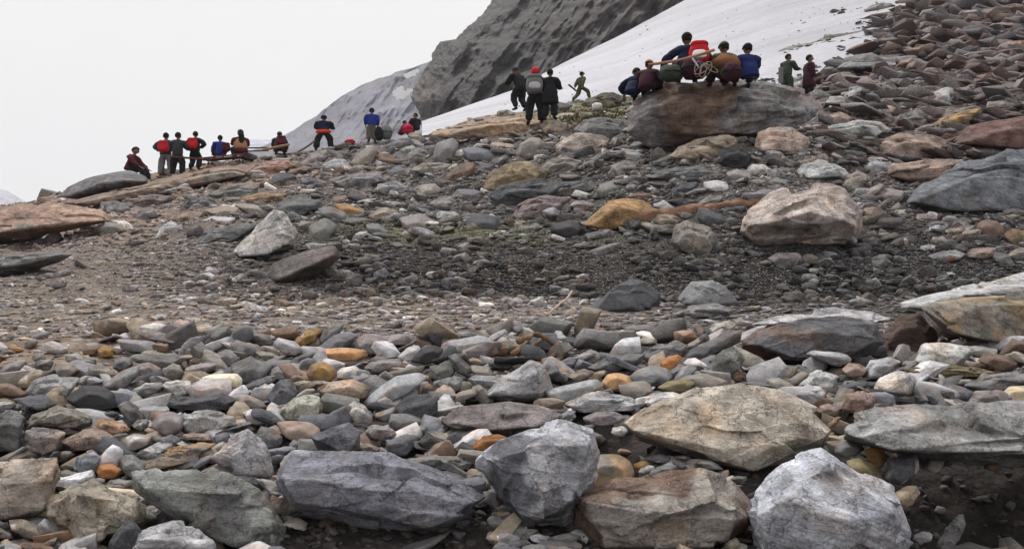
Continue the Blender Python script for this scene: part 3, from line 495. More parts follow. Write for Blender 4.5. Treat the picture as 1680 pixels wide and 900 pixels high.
B('boulder', 'olive brown slab under the white square block', 'rock', 'olive', [(1478, 605), (1530, 595), (1600, 600), (1636, 610), (1620, 622), (1550, 620), (1500, 614)], None, sub=5, d=.5, strata=.08)
B('boulder', 'grey slab with rounded corner at the right edge', 'rock', 'grey', [(1580, 632), (1620, 612), (1680, 606), (1760, 612), (1760, 640), (1640, 644), (1590, 642)], None, sub=5)
B('boulder', 'brownish grey rock under the right edge slab', 'rock', (.2, .17, .16), [(1582, 664), (1600, 642), (1640, 638), (1662, 650), (1660, 668), (1610, 672)], None, sub=4)
B('boulder', 'cream lump at the right edge above the layered slab', 'rock', 'cream', [(1640, 645), (1655, 634), (1690, 632), (1710, 645), (1690, 660), (1655, 660)], None, sub=4, p=9, mat=M_SMOOTH)
B('boulder', 'long dark layered slab below the charcoal boulder', 'rock', (.12, .12, .115), [(1216, 605), (1260, 594), (1310, 598), (1342, 608), (1310, 618), (1240, 618)], None, sub=5, strata=.14)
# middle slope
B('boulder', 'large pinkish boulder with pale sloping top and dark underside', 'boulder', (.40, .34, .31), [(1217, 380), (1224, 345), (1262, 320), (1310, 304), (1345, 297), (1386, 310), (1414, 345), (1417, 382), (1400, 412), (1320, 424), (1252, 420)], [(1226, 376, .75), (1275, 362, .9), (1330, 346, 1), (1385, 362, .95), (1410, 372, .6)], sub=6, chips=4, rough=.03, strata=.035, short='the large pinkish boulder', mott=('brown', 2, .3), d=.8, under=.35)
B('boulder', 'grey rounded foot stone under the large pinkish boulder', 'rock', 'pinkgrey', [(1256, 425), (1275, 414), (1310, 415), (1322, 428), (1300, 442), (1270, 440)], None, sub=4, p=12)
B('boulder', 'huge dark grey slab on the slope at the right edge', 'boulder', (.13, .135, .15), [(1486, 328), (1520, 296), (1575, 264), (1680, 244), (1800, 232), (1810, 350), (1680, 352), (1600, 350), (1510, 352)], [(1500, 330, .8), (1560, 345, 1), (1680, 344, 1), (1600, 290, .7)], sub=6, rough=.035, strata=.09, short='the huge dark slab', d=.55)
B('boulder', 'pale pink slab behind the huge dark slab', 'boulder', 'pink', [(1450, 290), (1462, 268), (1520, 263), (1580, 260), (1590, 280), (1540, 298), (1490, 300)], None, sub=5, strata=.06, d=.7)
B('boulder', 'reddish brown block jutting in at the right edge', 'boulder', (.15, .085, .075), [(1552, 238), (1590, 208), (1640, 196), (1700, 188), (1790, 188), (1790, 255), (1690, 252), (1600, 255)], [(1580, 235, .8), (1640, 215, .9), (1700, 212, .9), (1700, 248, .9)], sub=5, rough=.03, short='the reddish brown block')
B('boulder', 'tan pink cracked rock left of the reddish brown block', 'boulder', 'pink', [(1444, 255), (1450, 228), (1480, 216), (1530, 218), (1565, 235), (1560, 258), (1500, 266)], None, sub=5, strata=.07, short='the cracked pink rock')
B('boulder', 'ochre slab poking up behind the reddish brown block', 'rock', (.3, .19, .09), [(1516, 215), (1540, 196), (1580, 180), (1612, 176), (1600, 195), (1550, 215)], None, sub=5)
B('boulder', 'pinkish block with a flat front right of the main boulder', 'boulder', (.43, .34, .29), [(1236, 240), (1242, 216), (1262, 205), (1300, 208), (1330, 226), (1330, 250), (1290, 260), (1246, 256)], [(1250, 246, 1), (1310, 248, 1), (1300, 224, .8)], sub=5, rough=.03, short='the pinkish block')
B('boulder', 'white topped triangular rock on the right slope', 'boulder', (.36, .36, .36), [(1302, 288), (1318, 272), (1342, 259), (1370, 266), (1396, 286), (1388, 298), (1330, 302)], [(1325, 292, .9), (1360, 282, 1), (1380, 290, .8)], sub=5, rough=.03, short='the white-topped triangle rock')
B('boulder', 'house sized rounded boulder below the seated group, half brown half slate', 'boulder', (.185, .175, .175), [(1028, 215), (1036, 168), (1060, 145), (1090, 132), (1150, 126), (1250, 128), (1310, 144), (1352, 168), (1358, 188), (1338, 210), (1240, 228), (1150, 244), (1060, 244)], [(1050, 205, .8), (1120, 160, .8), (1200, 165, .95), (1290, 172, .8), (1200, 218, 1), (1100, 232, .9), (1300, 205, .8)], sub=6, chips=12, rough=.055, strata=.03, facets=46, under=-.3, short='the main boulder', mott=('brown', 1.7, -.1), d=.5)
B('boulder', 'smooth grey boulder leaning on the main boulder\'s left side', 'boulder', 'mid', [(938, 212), (955, 196), (990, 192), (1024, 196), (1040, 215), (1025, 238), (975, 232)], None, sub=5, rough=.03, short='the leaning grey boulder')
B('boulder', 'tan brown two-faced block on the centre slope', 'boulder', (.32, .27, .235), [(909, 240), (926, 226), (946, 217), (990, 220), (1014, 240), (1004, 249), (950, 257), (920, 256)], [(920, 248, .6), (955, 250, 1), (1000, 246, .7), (952, 222, .3)], sub=5, chips=4, rough=.015, strata=.02, short='the tan two-faced block')
B('boulder', 'flat layered pale slab below the tan two-faced block', 'rock', 'gtan', [(887, 278), (895, 264), (930, 256), (958, 264), (952, 276), (915, 286), (890, 290)], None, sub=5, strata=.14, chips=6)
B('boulder', 'ochre crumbly rock in the middle of the slope', 'boulder', (.22, .165, .10), [(792, 312), (800, 285), (830, 268), (870, 264), (896, 278), (890, 300), (840, 320)], None, sub=5, rough=.06, short='the ochre crumbly rock')
B('boulder', 'dark purple-grey wedge under the ochre rock', 'boulder', 'dslate', [(800, 322), (820, 302), (880, 295), (928, 300), (920, 318), (870, 340), (815, 345)], None, sub=5, short='the purple-grey wedge')
B('boulder', 'dark slab right of the purple-grey wedge', 'rock', (.10, .10, .105), [(890, 318), (915, 300), (960, 296), (978, 308), (970, 324), (920, 330)], None, sub=5)
B('boulder', 'brown rough rock in front of the purple-grey wedge', 'rock', (.19, .15, .15), [(838, 356), (850, 335), (885, 318), (935, 325), (928, 345), (880, 362)], None, sub=5, rough=.05)
B('boulder', 'bright amber crumbly rock at the left end of the log', 'boulder', (.33, .20, .09), [(953, 368), (975, 350), (1000, 330), (1030, 325), (1068, 330), (1076, 348), (1040, 362), (990, 378)], None, sub=5, rough=.07, p=12, short='the amber crumbly rock', strata=.05)
B('boulder', 'beige upright rock left of the large pinkish boulder', 'boulder', 'gtan', [(1101, 395), (1108, 368), (1130, 361), (1165, 372), (1180, 395), (1172, 415), (1135, 422), (1115, 412)], None, sub=5, rough=.03, short='the beige upright rock')
B('boulder', 'long dark slab on the slope below the tan stone', 'rock', (.13, .13, .135), [(1058, 290), (1080, 278), (1140, 272), (1185, 272), (1196, 285), (1150, 298), (1090, 300)], None, sub=5, strata=.08, short='the long slope slab')
B('boulder', 'tan stone at the foot of the main boulder', 'boulder', 'tan', [(1098, 258), (1112, 240), (1150, 228), (1200, 222), (1208, 236), (1180, 258), (1130, 266)], None, sub=5, short='the tan foot stone')
B('boulder', 'black block between the tan stone and the pinkish block', 'boulder', 'black', [(1172, 262), (1180, 244), (1215, 238), (1236, 250), (1230, 276), (1190, 280)], None, sub=4)
B('boulder', 'white wedge stone under the black block', 'rock', 'white', [(1222, 280), (1232, 268), (1255, 268), (1272, 282), (1250, 290), (1230, 288)], None, sub=4)
B('boulder', 'tall pale rock with pointed top on the left slope', 'boulder', (.42, .40, .39), [(378, 416), (402, 388), (428, 366), (448, 345), (466, 350), (480, 366), (489, 382), (487, 405), (445, 420), (402, 432)], [(395, 418, .9), (430, 415, 1), (475, 402, .9), (450, 360, .3), (430, 385, .6)], sub=6, chips=5, rough=.03, strata=.03, short='the tall pale rock', mott=('tan', 2, .3))
B('boulder', 'dark brown boulder below the tall pale rock', 'boulder', (.14, .12, .115), [(435, 452), (448, 432), (500, 412), (548, 402), (560, 422), (525, 450), (480, 470), (443, 470)], [(455, 458, .8), (500, 440, 1), (545, 418, .7)], sub=5, p=16, short='the dark brown boulder')
B('boulder', 'dark wedge slab left of the tall pale rock', 'boulder', (.12, .12, .12), [(318, 402), (335, 378), (370, 370), (428, 368), (410, 385), (375, 406), (335, 406)], [(330, 400, .9), (380, 398, 1), (345, 384, .5), (410, 376, .5)], sub=5, short='the dark wedge slab')
B('boulder', 'flat grey arrow shaped slab on the centre-left slope', 'boulder', 'grey', [(537, 296), (570, 285), (622, 282), (642, 292), (602, 311), (562, 313)], None, sub=5, short='the arrow-shaped slab')
B('boulder', 'pale topped wedge right of the arrow shaped slab', 'rock', (.3, .3, .3), [(612, 310), (620, 300), (648, 297), (672, 306), (668, 318), (630, 323)], None, sub=4)
B('boulder', 'dark hump with a split on the left slope', 'boulder', (.11, .115, .115), [(447, 348), (462, 330), (490, 324), (525, 327), (530, 342), (500, 355), (465, 358)], None, sub=5, p=12, short='the dark split hump')
B('boulder', 'pale flat rock with a shadowed edge, upper centre', 'rock', 'gtan', [(672, 280), (690, 268), (720, 264), (742, 270), (730, 284), (700, 288)], None, sub=4)
B('boulder', 'pale rounded rock just below the ridge line', 'rock', (.33, .33, .31), [(656, 246), (664, 240), (680, 239), (686, 246), (676, 252), (662, 252)], None, sub=4, p=10)
B('boulder', 'pink-brown bedrock slab at the left edge of the ridge', 'boulder', (.33, .22, .165), [(-80, 355), (0, 338), (100, 334), (170, 344), (188, 362), (120, 376), (50, 384), (0, 396), (-90, 412)], [(-60, 388, 1), (0, 382, 1), (90, 366, 1), (170, 362, .9)], sub=6, chips=8, rough=.022, strata=.05, short='the pink-brown bedrock', mott=('gtan', 2, .15), d=.5)
B('boulder', 'long grey slab over a dark hollow, left edge', 'boulder', 'grey', [(-40, 440), (0, 425), (50, 415), (105, 407), (125, 414), (100, 430), (40, 450), (-40, 462)], [(-20, 440, .9), (40, 432, 1), (110, 414, .8)], sub=5, short='the long left slab', d=.6)
B('boulder', 'long dark humped boulder on the ridge under a seated person', 'boulder', (.15, .14, .145), [(97, 323), (112, 306), (145, 292), (185, 283), (212, 279), (240, 290), (242, 300), (190, 316), (130, 327)], [(110, 322, .8), (150, 306, .9), (205, 296, 1), (235, 298, .6)], sub=5, chips=3, p=18, rough=.02, strata=.02, short='the ridge hump', d=.6)
B('boulder', 'thin white stone under the left end of the ridge hump', 'rock', 'white', [(95, 326), (110, 320), (132, 322), (134, 328), (112, 332), (97, 332)], None, sub=4)
B('boulder', 'flat grey sheet of rock on the left ridge', 'boulder', (.27, .27, .26), [(200, 326), (225, 314), (270, 304), (300, 305), (280, 314), (240, 324), (210, 330)], None, sub=5, d=.5, strata=.06, short='the grey sheet')
B('boulder', 'long brown bedrock tongue at the foot of the ridge hump', 'boulder', (.2, .14, .11), [(105, 334), (150, 322), (230, 301), (290, 292), (310, 298), (250, 312), (180, 327), (120, 339)], None, sub=6, rough=.02, strata=.12, short='the brown bedrock tongue', d=.5, flat=.1, mott=('tan', 3, .25))
B('boulder', 'brown layered bedrock shelf right below the left group of people', 'boulder', (.22, .155, .125), [(255, 304), (290, 290), (350, 275), (402, 268), (420, 274), (385, 287), (320, 302), (270, 311)], None, sub=6, rough=.02, strata=.14, short='the brown bedrock shelf', d=.5, flat=.1, mott=('gtan', 3, .25))
B('boulder', 'reddish brown bedrock shelf below the bent-over person in a cap', 'boulder', (.25, .15, .12), [(375, 289), (400, 274), (440, 264), (475, 262), (492, 268), (470, 280), (420, 291)], None, sub=5, rough=.02, strata=.14, d=.5, flat=.1, mott=('tan', 3, .3))
B('boulder', 'brown block under the flat grey sheet', 'boulder', (.16, .13, .12), [(196, 340), (205, 326), (250, 318), (285, 320), (280, 334), (240, 344)], None, sub=5)
B('boulder', 'rusty wedge at the right end of the grey sheet', 'rock', 'rust', [(274, 324), (282, 316), (300, 318), (302, 330), (290, 336)], None, sub=4)
B('boulder', 'pale green-grey flat rock on the left slope under the shelf', 'boulder', 'green', [(340, 318), (362, 308), (395, 304), (425, 306), (422, 320), (385, 328), (350, 328)], None, sub=5, short='the pale green-grey flat rock')
B('boulder', 'rusty brown slab right of the pale flat rock', 'rock', (.26, .17, .1), [(392, 326), (420, 318), (470, 316), (478, 326), (440, 334), (400, 334)], None, sub=4)
B('boulder', 'dark grey stack of rock under the pale flat rock', 'boulder', (.11, .11, .11), [(296, 336), (310, 324), (345, 322), (358, 334), (345, 346), (305, 348)], None, sub=5, strata=.1)
B('boulder', 'grey pointed stone below the rusty wedge', 'rock', 'grey', [(216, 360), (228, 344), (252, 342), (262, 354), (248, 362)], None, sub=4)
# right side, upper slope
B('boulder', 'overhanging grey ledge beside the snow with a dark hollow', 'boulder', (.19, .185, .19), [(1370, 112), (1385, 97), (1430, 93), (1500, 90), (1532, 104), (1525, 116), (1450, 128), (1400, 124)], [(1384, 112, .9), (1440, 114, 1), (1515, 108, .9)], sub=5, chips=6, strata=.1, short='the grey ledge', d=.8)
B('boulder', 'cracked light grey slab below the grey ledge', 'boulder', 'light', [(1384, 162), (1395, 142), (1430, 135), (1450, 145), (1445, 160), (1405, 172)], None, sub=5, strata=.1, short='the cracked light slab')
B('boulder', 'light block left of the cracked light slab', 'rock', (.33, .32, .31), [(1350, 172), (1362, 158), (1382, 157), (1398, 170), (1388, 182), (1360, 184)], None, sub=4)
B('boulder', 'pinkish small block at the corner of the main boulder', 'rock', 'pink', [(1342, 200), (1350, 186), (1378, 182), (1404, 194), (1398, 204), (1360, 206)], None, sub=4)
B('boulder', 'wide flat grey slab on the right slope', 'boulder', (.28, .28, .275), [(1348, 222), (1362, 206), (1400, 198), (1450, 200), (1466, 212), (1440, 226), (1380, 232)], None, sub=5, strata=.1, short='the wide flat slab')
B('boulder', 'grey block with square corner right of the wide slab', 'boulder', 'grey', [(1460, 208), (1475, 186), (1505, 178), (1528, 192), (1524, 208), (1490, 216)], None, sub=5)
B('boulder', 'dark brown mass in the upper right slope', 'boulder', (.12, .09, .085), [(1580, 162), (1600, 144), (1680, 136), (1760, 140), (1760, 164), (1640, 166)], None, sub=5)
B('boulder', 'rusty slab high at the right edge', 'boulder', (.26, .14, .08), [(1612, 78), (1640, 68), (1700, 62), (1760, 64), (1750, 84), (1660, 86)], None, sub=5)
B('boulder', 'dark brown hump right of the brown bedrock rise', 'boulder', (.15, .13, .12), [(1530, 200), (1550, 178), (1600, 172), (1640, 180), (1630, 196), (1570, 206)], None, sub=5)
B('boulder', 'brown bedrock rise on the ridge left of the hikers', 'boulder', (.30, .21, .145), [(690, 222), (740, 208), (800, 196), (860, 190), (900, 196), (890, 212), (820, 222), (740, 230)], None, sub=5, d=.5, rough=.02, strata=.1, mott=('tan', 3, .2), short='the brown ridge rock')
B('boulder', 'small pale stone standing on the ridge behind the hikers', 'rock', 'gtan', [(812, 190), (818, 180), (832, 178), (846, 186), (844, 192), (822, 193)], None, sub=4)
B('boulder', 'mossy low crag under the walking person with a rifle', 'rock', (.11, .095, .07), [(948, 176), (960, 162), (985, 152), (1010, 150), (1030, 160), (1025, 172), (980, 178)], None, sub=5, rough=.05, Y=30)
# slabs melting out of the snow
def snowslab(label, poly, y, col, d=.8):
    return B('boulder', label, 'rock', col, poly, None, d=d, sub=4, Y=y, flat=.2)
snowslab('brown flat rock alone in the middle of the snow', [(1304, 46), (1318, 36), (1335, 33), (1351, 34), (1340, 40), (1325, 47)], 51, (.24, .19, .13))
snowslab('grey flat rock at the top of the snow by the rubble', [(1414, 18), (1430, 8), (1448, 3), (1468, 6), (1470, 14), (1440, 18)], 48.8, (.22, .20, .19))
snowslab('long grey strip of rock emerging from the snow above two people', [(1270, 88), (1282, 80), (1320, 71), (1360, 61), (1430, 44), (1450, 44), (1400, 62), (1350, 76), (1312, 86), (1285, 93)], 42.6, (.17, .165, .15), .5)
snowslab('thin dark rock strip in the snow right of two people', [(1352, 84), (1380, 78), (1430, 66), (1432, 69), (1390, 80), (1356, 86)], 39.2, (.08, .08, .08), .3)

# shadowed hollows between the front boulders stay empty
for void in ([(972, 698), (1040, 722), (1075, 742), (1050, 752), (985, 752)], [(700, 872), (800, 820), (835, 850), (800, 935), (700, 935)], [(452, 850), (520, 850), (700, 885), (700, 935), (470, 935)], [(1225, 780), (1235, 780), (1230, 900), (1215, 900)]):
    X, Yp, ins = mark(void); OCC[Yp[ins], X[ins]] = True

# ---------------------------------------------------------------- loose stones: 300 countable ones
def describe(u, v, words, used):
    near = sorted(LAND, key=lambda q: (q[0]-u)**2+(2.0*(q[1]-v))**2)[:7]
    def rel(q):
        dx, dy = u-q[0], (v-q[1])*1.6
        return ('right of' if dx > 0 else 'left of') if abs(dx) > abs(dy) else ('below' if dy > 0 else 'above')
    for size in ('', 'small ', 'larger '):
        for i in range(len(near)):
            for far_ in ('', 'just ', 'some way '):
                if i and far_ == 'just ': continue
                s = '%s%s lying %s%s %s' % (size, words, far_, rel(near[i]), near[i][2])
                if s not in used and len(s.split()) <= 16: used.add(s); return s
    for i in range(len(near)):
        for j in range(i+1, len(near)):
            s = '%s %s %s and %s %s' % (words, rel(near[i]), near[i][2], rel(near[j]), near[j][2])
            if s not in used and len(s.split()) <= 16: used.add(s); return s
    return words+' in the bank'
MIX_BANK = ['grey']*6+['mid']*5+['light']*5+['gtan']*5+['beige']*3+['tan']*3+['slate']*4+['dslate']*3+['white']*2+['pinkgrey']*5+['pink']*2+['green']*3+['brown']*2+['amber', 'olive', 'black', 'rust']
used = set(); cand = []
for _ in range(26000):
    z = rnd.random()
    if z < .7: u, v = rnd.uniform(-60, 1740), rnd.uniform(548, 905)
    else: u, v = rnd.uniform(-60, 1740), rnd.uniform(130, 470)
    if v > 500:
        wpx = rnd.choice([rnd.uniform(16, 34), rnd.uniform(24, 56), rnd.uniform(30, 80)])*(.75 if v < 590 else 1)
        if v < 600 and u < 300: wpx *= .6
    else: wpx = rnd.uniform(20, 62)
    cand.append((wpx, u, v))
cand.sort(reverse=True); stones = []; OCC2 = OCC.copy()
for wpx, u, v in cand:
    if len(stones) >= 300: break
    if v < 500 and (Ygrid(np.array([u]), np.array([v]))[0] != Ygrid(np.array([u]), np.array([v]))[0]): continue
    if v < 500 and sum(1 for s in stones if s[2] < 500) >= 115: continue
    if v > 500 and wpx > 60 and sum(1 for s in stones if s[0] > 60) > 14: continue
    if v > 500 and 38 < wpx <= 60 and sum(1 for s in stones if 38 < s[0] <= 60 and s[2] > 500) > 95: continue
    if 1500 < u and v > 765: continue
    if 378 < v < 500 and (u < 1480 or v > 430): continue
    asp = rnd.uniform(.3, .74)*(.85 if v < 590 else 1); ang = rnd.gauss(.05, .3); h = wpx*asp
    n = rnd.choice([5, 6, 7, 8]); a0 = rnd.random()*6; poly = []
    for k in range(n):
        a = a0+6.283*k/n+rnd.uniform(-.2, .2); q = rnd.uniform(.8, 1.12); x, y = math.cos(a)*wpx/2*q, math.sin(a)*h/2*q
        poly.append((u+x*math.cos(ang)+y*math.sin(ang), v-x*math.sin(ang)+y*math.cos(ang)))
    X, Yp, ins = mark(poly)
    if ins.sum() < 10 or (OCC2[Yp[ins], X[ins]].mean() > .10): continue
    OCC2[Yp[ins], X[ins]] = True; stones.append((wpx, u, v, poly, h))
for wpx, u, v, poly, h in stones:
    col = pick(MIX_BANK); worn = rnd.random() < .28
    P = np.array(poly); c = P.mean(0); Y0 = Yat(c[0], min(P[:, 1].max()-h*.15, 1100)); half = .5*(wpx*h)**.5/F*Y0
    yc = Y0+half*.55; pts = [tuple(at(a, b, yc)) for a, b in poly]
    tl = rnd.uniform(.1, .3); pts += [tuple(at(*(c+(q-c)*.6+np.array((rnd.uniform(-.1, .1)*wpx, h*tl))), yc-half)) for q in P] + [tuple(at(*(c+(q-c)*.7), yc+half)) for q in P]
    mott = None if rnd.random() < .35 else (pick(['rust', 'white', 'brown', 'tan', 'dslate']), rnd.uniform(1.5, 3), rnd.uniform(.15, .35))
    o = place('stone', pts, 4 if wpx > 34 else 3, rnd.randrange(10**6), col, M_SMOOTH if worn else (M_FAR if v < 470 else M_MASS), mott,
        p=30 if worn else 220, chips=3 if worn else 4, facets=0 if worn else 9, rough=.02 if worn else .035, strata=0 if worn else .04)
    shape = ('rounded ' if worn else 'angular ')+('slab' if h/wpx < .5 else 'stone')
    tag(o, describe(c[0], c[1], CN[col]+' '+shape, used), 'stone', 'loose stones on the bank' if v > 500 else 'loose stones on the upper slope')

# ---------------------------------------------------------------- rubble, cobbles and gravel nobody could count
def proto(sub, seed):
    rr = np.random.RandomState(seed); pts = rr.normal(size=(rr.choice([8, 9, 12]), 3)); pts /= np.linalg.norm(pts, axis=1)[:, None]; pts *= rr.uniform(.75, 1, (len(pts), 1))
    V, T = rock_verts(pts, sub, seed+3, p=rr.choice([40, 120, 160]), chips=2, rough=.05, facets=6 if sub == 3 else 0); return V/np.abs(V).max(0), T
def block(seed, bevel=.0, cuts=5):
    # a broken block: a skewed box cut by random fracture planes
    rr = random.Random(seed); bm = bmesh.new(); bmesh.ops.create_cube(bm, size=2)
    for q in bm.verts: q.co += Vector((rr.uniform(-.35, .3), rr.uniform(-.35, .3), rr.uniform(-.35, .3)))
    for _ in range(cuts):
        n = Vector((rr.gauss(0, 1), rr.gauss(0, 1), rr.gauss(0, 1))).normalized(); d = rr.uniform(.62, 1.02)
        bmesh.ops.bisect_plane(bm, geom=bm.verts[:]+bm.edges[:]+bm.faces[:], plane_co=n*d, plane_no=n, clear_outer=True)
        pts = [q.co.copy() for q in bm.verts]; bm.free(); bm = bmesh.new()
        for q in pts: bm.verts.new(q)
        g = bmesh.ops.convex_hull(bm, input=bm.verts); bmesh.ops.delete(bm, geom=list(set(g['geom_interior'])), context='VERTS') if g['geom_interior'] else None
    bmesh.ops.dissolve_limit(bm, angle_limit=R(9), verts=bm.verts, edges=bm.edges)
    if bevel: bmesh.ops.bevel(bm, geom=bm.edges[:]+bm.verts[:], offset=bevel, segments=1, affect='EDGES', clamp_overlap=True)
    bmesh.ops.triangulate(bm, faces=bm.faces); bm.verts.ensure_lookup_table(); bm.verts.index_update()
    V = np.array([q.co[:] for q in bm.verts]); T = np.array([[q.index for q in f.verts] for f in bm.faces]); bm.free()
    V -= (V.max(0)+V.min(0))/2; return V/(np.ptp(V, 0)/2)*np.array((1, rr.uniform(.8, 1), rr.uniform(.75, 1))), T
PR = {1: [block(300+i, 0, 3) for i in range(12)], 2: [block(100+i, .07, 6) for i in range(14)]+[proto(2, 150+i) for i in range(3)], 3: [block(500+i, .08, 9) for i in range(16)]+[proto(3, 550+i) for i in range(5)]}
print('PROTO TRIS', {k: sum(len(t) for _, t in v)/len(v) for k, v in PR.items()})
def scatter(name, label, n, urange, vrange, wsize, mix, sub, group_mat, flat=(.35, .75), avoid=True, tintmix=.35, seed=1, keep=None, smooth=False, lift=.25, powr=2.0, clump=0, dsurf=0, tilt=.25, snow=False, gain=1, dip=0):
    rr = np.random.RandomState(seed); u = rr.uniform(*urange, n); v = rr.uniform(*vrange, n)
    y = Ygrid(u, v) if not snow else snow_y(u, v); ok = ~np.isnan(y)
    if keep is not None: ok &= keep(u, v, rr)
    if clump:
        g = fbm(np.stack([u*.012, v*.03, 0*u], 1), 4, seed); ok &= rr.uniform(size=n) < np.clip(.5+g*clump, .04, 1)
    if avoid:
        ui = np.clip((u+200).astype(int), 0, 2099); vi = np.clip((v+200).astype(int), 0, 1299); ok &= ~(OCC2 if avoid == 2 else OCC)[vi, ui]
    u, v, y = u[ok], v[ok], y[ok]; n = len(u)
    wpx = wsize[0]+(wsize[1]-wsize[0])*rr.uniform(size=n)**powr; r = wpx/2/F*y
    x = (u-840)/F*y; z = y*(450-(v if snow else row_of(u, y)))/F+CZ+(ground_noise(x, y) if not snow else 0)
    sx = r*1.12; sy = r*rr.uniform(.5, .95, n); sz = r*rr.uniform(*flat, n); a = rr.normal(size=n)*.55+PI_*rr.randint(2, size=n); tx = rr.normal(size=n)*tilt+dip
    pal = np.array([PAL[m_] for m_ in mix])[rr.randint(len(mix), size=n)]*np.minimum(np.exp(rr.normal(size=(n, 1))*.36), 1.9)
    zone = soil(u, v)*1.9; lum = zone.mean(1); dk = np.clip(lum/.16, .45, 1)[:, None] if v.mean() < 560 else 1; pal = pal*dk*gain; tm = tintmix*np.clip(rr.uniform(.3, 1.3, (n, 1)), 0, 1); pal = pal*(1-tm)+zone*tm  # stones dimmed and tinted to follow the zones, painted shade included
    VV, TT, CC = [], [], []; base = 0; which = rr.randint(len(PR[sub]), size=n)
    for k, (V, T) in enumerate(PR[sub]):
        s = np.nonzero(which == k)[0]
        if not len(s): continue
        ca, sa, ct, st = np.cos(a[s])[:, None], np.sin(a[s])[:, None], np.cos(tx[s])[:, None], np.sin(tx[s])[:, None]
        X0, Y0, Z0 = V[None, :, 0]*sx[s][:, None], V[None, :, 1]*sy[s][:, None], V[None, :, 2]*sz[s][:, None]
        X1, Y1 = X0*ca-Y0*sa, X0*sa+Y0*ca; X2, Z2 = X1*ct-Z0*st, X1*st+Z0*ct
        VV.append(np.stack([X2+x[s][:, None], Y1+y[s][:, None], Z2+(z[s]+sz[s]*lift+dsurf*y[s]/F)[:, None]], -1).reshape(-1, 3))
        TT.append((T[None]+(np.arange(len(s))*len(V))[:, None, None]+base).reshape(-1, 3)); base += len(s)*len(V)
        CC.append(np.repeat(pal[s], len(V), 0))
    m = mesh_np(name, np.concatenate(VV), np.concatenate(TT), np.concatenate(CC), smooth)
    o = link(name, m, group_mat); tag(o, label, 'stones', kind='stuff'); return o
BANK = ['grey', 'light', 'light', 'gtan', 'gtan', 'tan', 'slate', 'dslate', 'white', 'pinkgrey', 'pink', 'green', 'brown', 'light', 'grey', 'gtan', 'pinkgrey', 'dslate', 'light', 'tan', 'mid', 'slate', 'gtan', 'rust']
SLOPE = ['grey', 'mid', 'mid', 'grey', 'pinkgrey', 'gtan', 'slate', 'dslate', 'light', 'white', 'beige', 'brown', 'light', 'gtan', 'light']
PI_ = math.pi
BROWNS = ['brown', 'dbrown', 'dbrown', 'dslate', 'mid', 'dbrown', 'mid', 'dslate', 'mid', 'pinkgrey']
def snow_y(u, v):
    yf_ = np.interp(u, sn_u, [p[0] for p in sn_far]); zf_ = yf_*(450-np.interp(u, sn_u, [p[1] for p in sn_far]))/F
    yn_ = np.interp(u, sn_u, [p[0] for p in sn_near]); zn_ = yn_*(450-np.interp(u, sn_u, [p[1] for p in sn_near]))/F
    m_ = (zf_-zn_)/(yf_-yn_); return (zn_-m_*yn_)/((450-v)/F-m_)
def pit(u, v): return ~((u > 1480) & (v > 770))
scatter('loose_cobbles', 'grey, tan and amber cobbles packed between the larger stones of the bank', 5600, (-80, 1760), (552, 930), (18, 68), BANK, 3, M_SMOOTH, seed=2, avoid=2, tintmix=.12, keep=lambda u, v, r: pit(u, v) & ((u > 230) | (v > 600) | (r.uniform(size=len(u)) < .12)), flat=(.25, .75), lift=.9, powr=1.7, tilt=.4)
scatter('stone_shards', 'flat broken shards and slabs leaning among the cobbles of the bank', 900, (-80, 1760), (560, 930), (30, 96), ['light', 'grey', 'gtan', 'slate', 'pinkgrey', 'mid', 'light', 'beige', 'dslate'], 3, M_ROCK, seed=41, avoid=2, tintmix=.08, keep=lambda u, v, r: pit(u, v) & ((u > 260) | (v > 620)), flat=(.12, .32), lift=2.2, powr=2, tilt=.38)
scatter('cobble_fill', 'dark and grey small stones filling the gaps of the bank', 6000, (-80, 1760), (545, 1000), (8, 26), BANK, 2, M_BITS, seed=3, avoid=2, tintmix=.25, keep=lambda u, v, r: pit(u, v) | (r.uniform(size=len(u)) < .25))
scatter('shelf_pebbles', 'flat multicoloured pebbles spread over the level shelf', 6500, (-80, 1760), (488, 562), (5, 24), BANK, 2, M_BITS, seed=4, flat=(.3, .55), tintmix=.3, keep=lambda u, v, r: (u > 330) | (r.uniform(size=len(u)) < .45), avoid=2)
scatter('scree', 'broken grey rubble covering the slope above the shelf', 17000, (-80, 1760), (150, 505), (6, 30), SLOPE, 2, M_BITS, seed=5, powr=3, clump=1.3, flat=(.4, .8), lift=.35, keep=lambda u, v, r: ((u > 330) | (v < 400) | (r.uniform(size=len(u)) < .15)) & (v > 150), avoid=1)
scatter('slope_slabs', 'half buried pale and grey slabs of middling size on the slope', 1300, (330, 1500), (215, 415), (12, 46), ['light', 'grey', 'gtan', 'mid', 'pinkgrey', 'white', 'slate', 'light', 'beige', 'dslate'], 3, M_BITS, seed=31, flat=(.22, .55), lift=.2, powr=1.8, clump=.8, avoid=2, tintmix=.15, dip=-.08)
scatter('fine_scree', 'small angular grit and chips between the rubble of the slope', 75000, (-80, 1760), (130, 505), (3, 9), SLOPE, 1, M_BITS, seed=6, powr=1.6, tintmix=.45, clump=1.5)
scatter('brown_rubble', 'reddish brown rubble heaped on the upper right slope', 8000, (1360, 1760), (-20, 270), (6, 60), BROWNS, 2, M_BITS, seed=8, gain=.82, powr=3, keep=lambda u, v, r: (u-1330 > (120-v)*1.0) | (v > 120), tintmix=.3, flat=(.15, .45), dip=-.28)
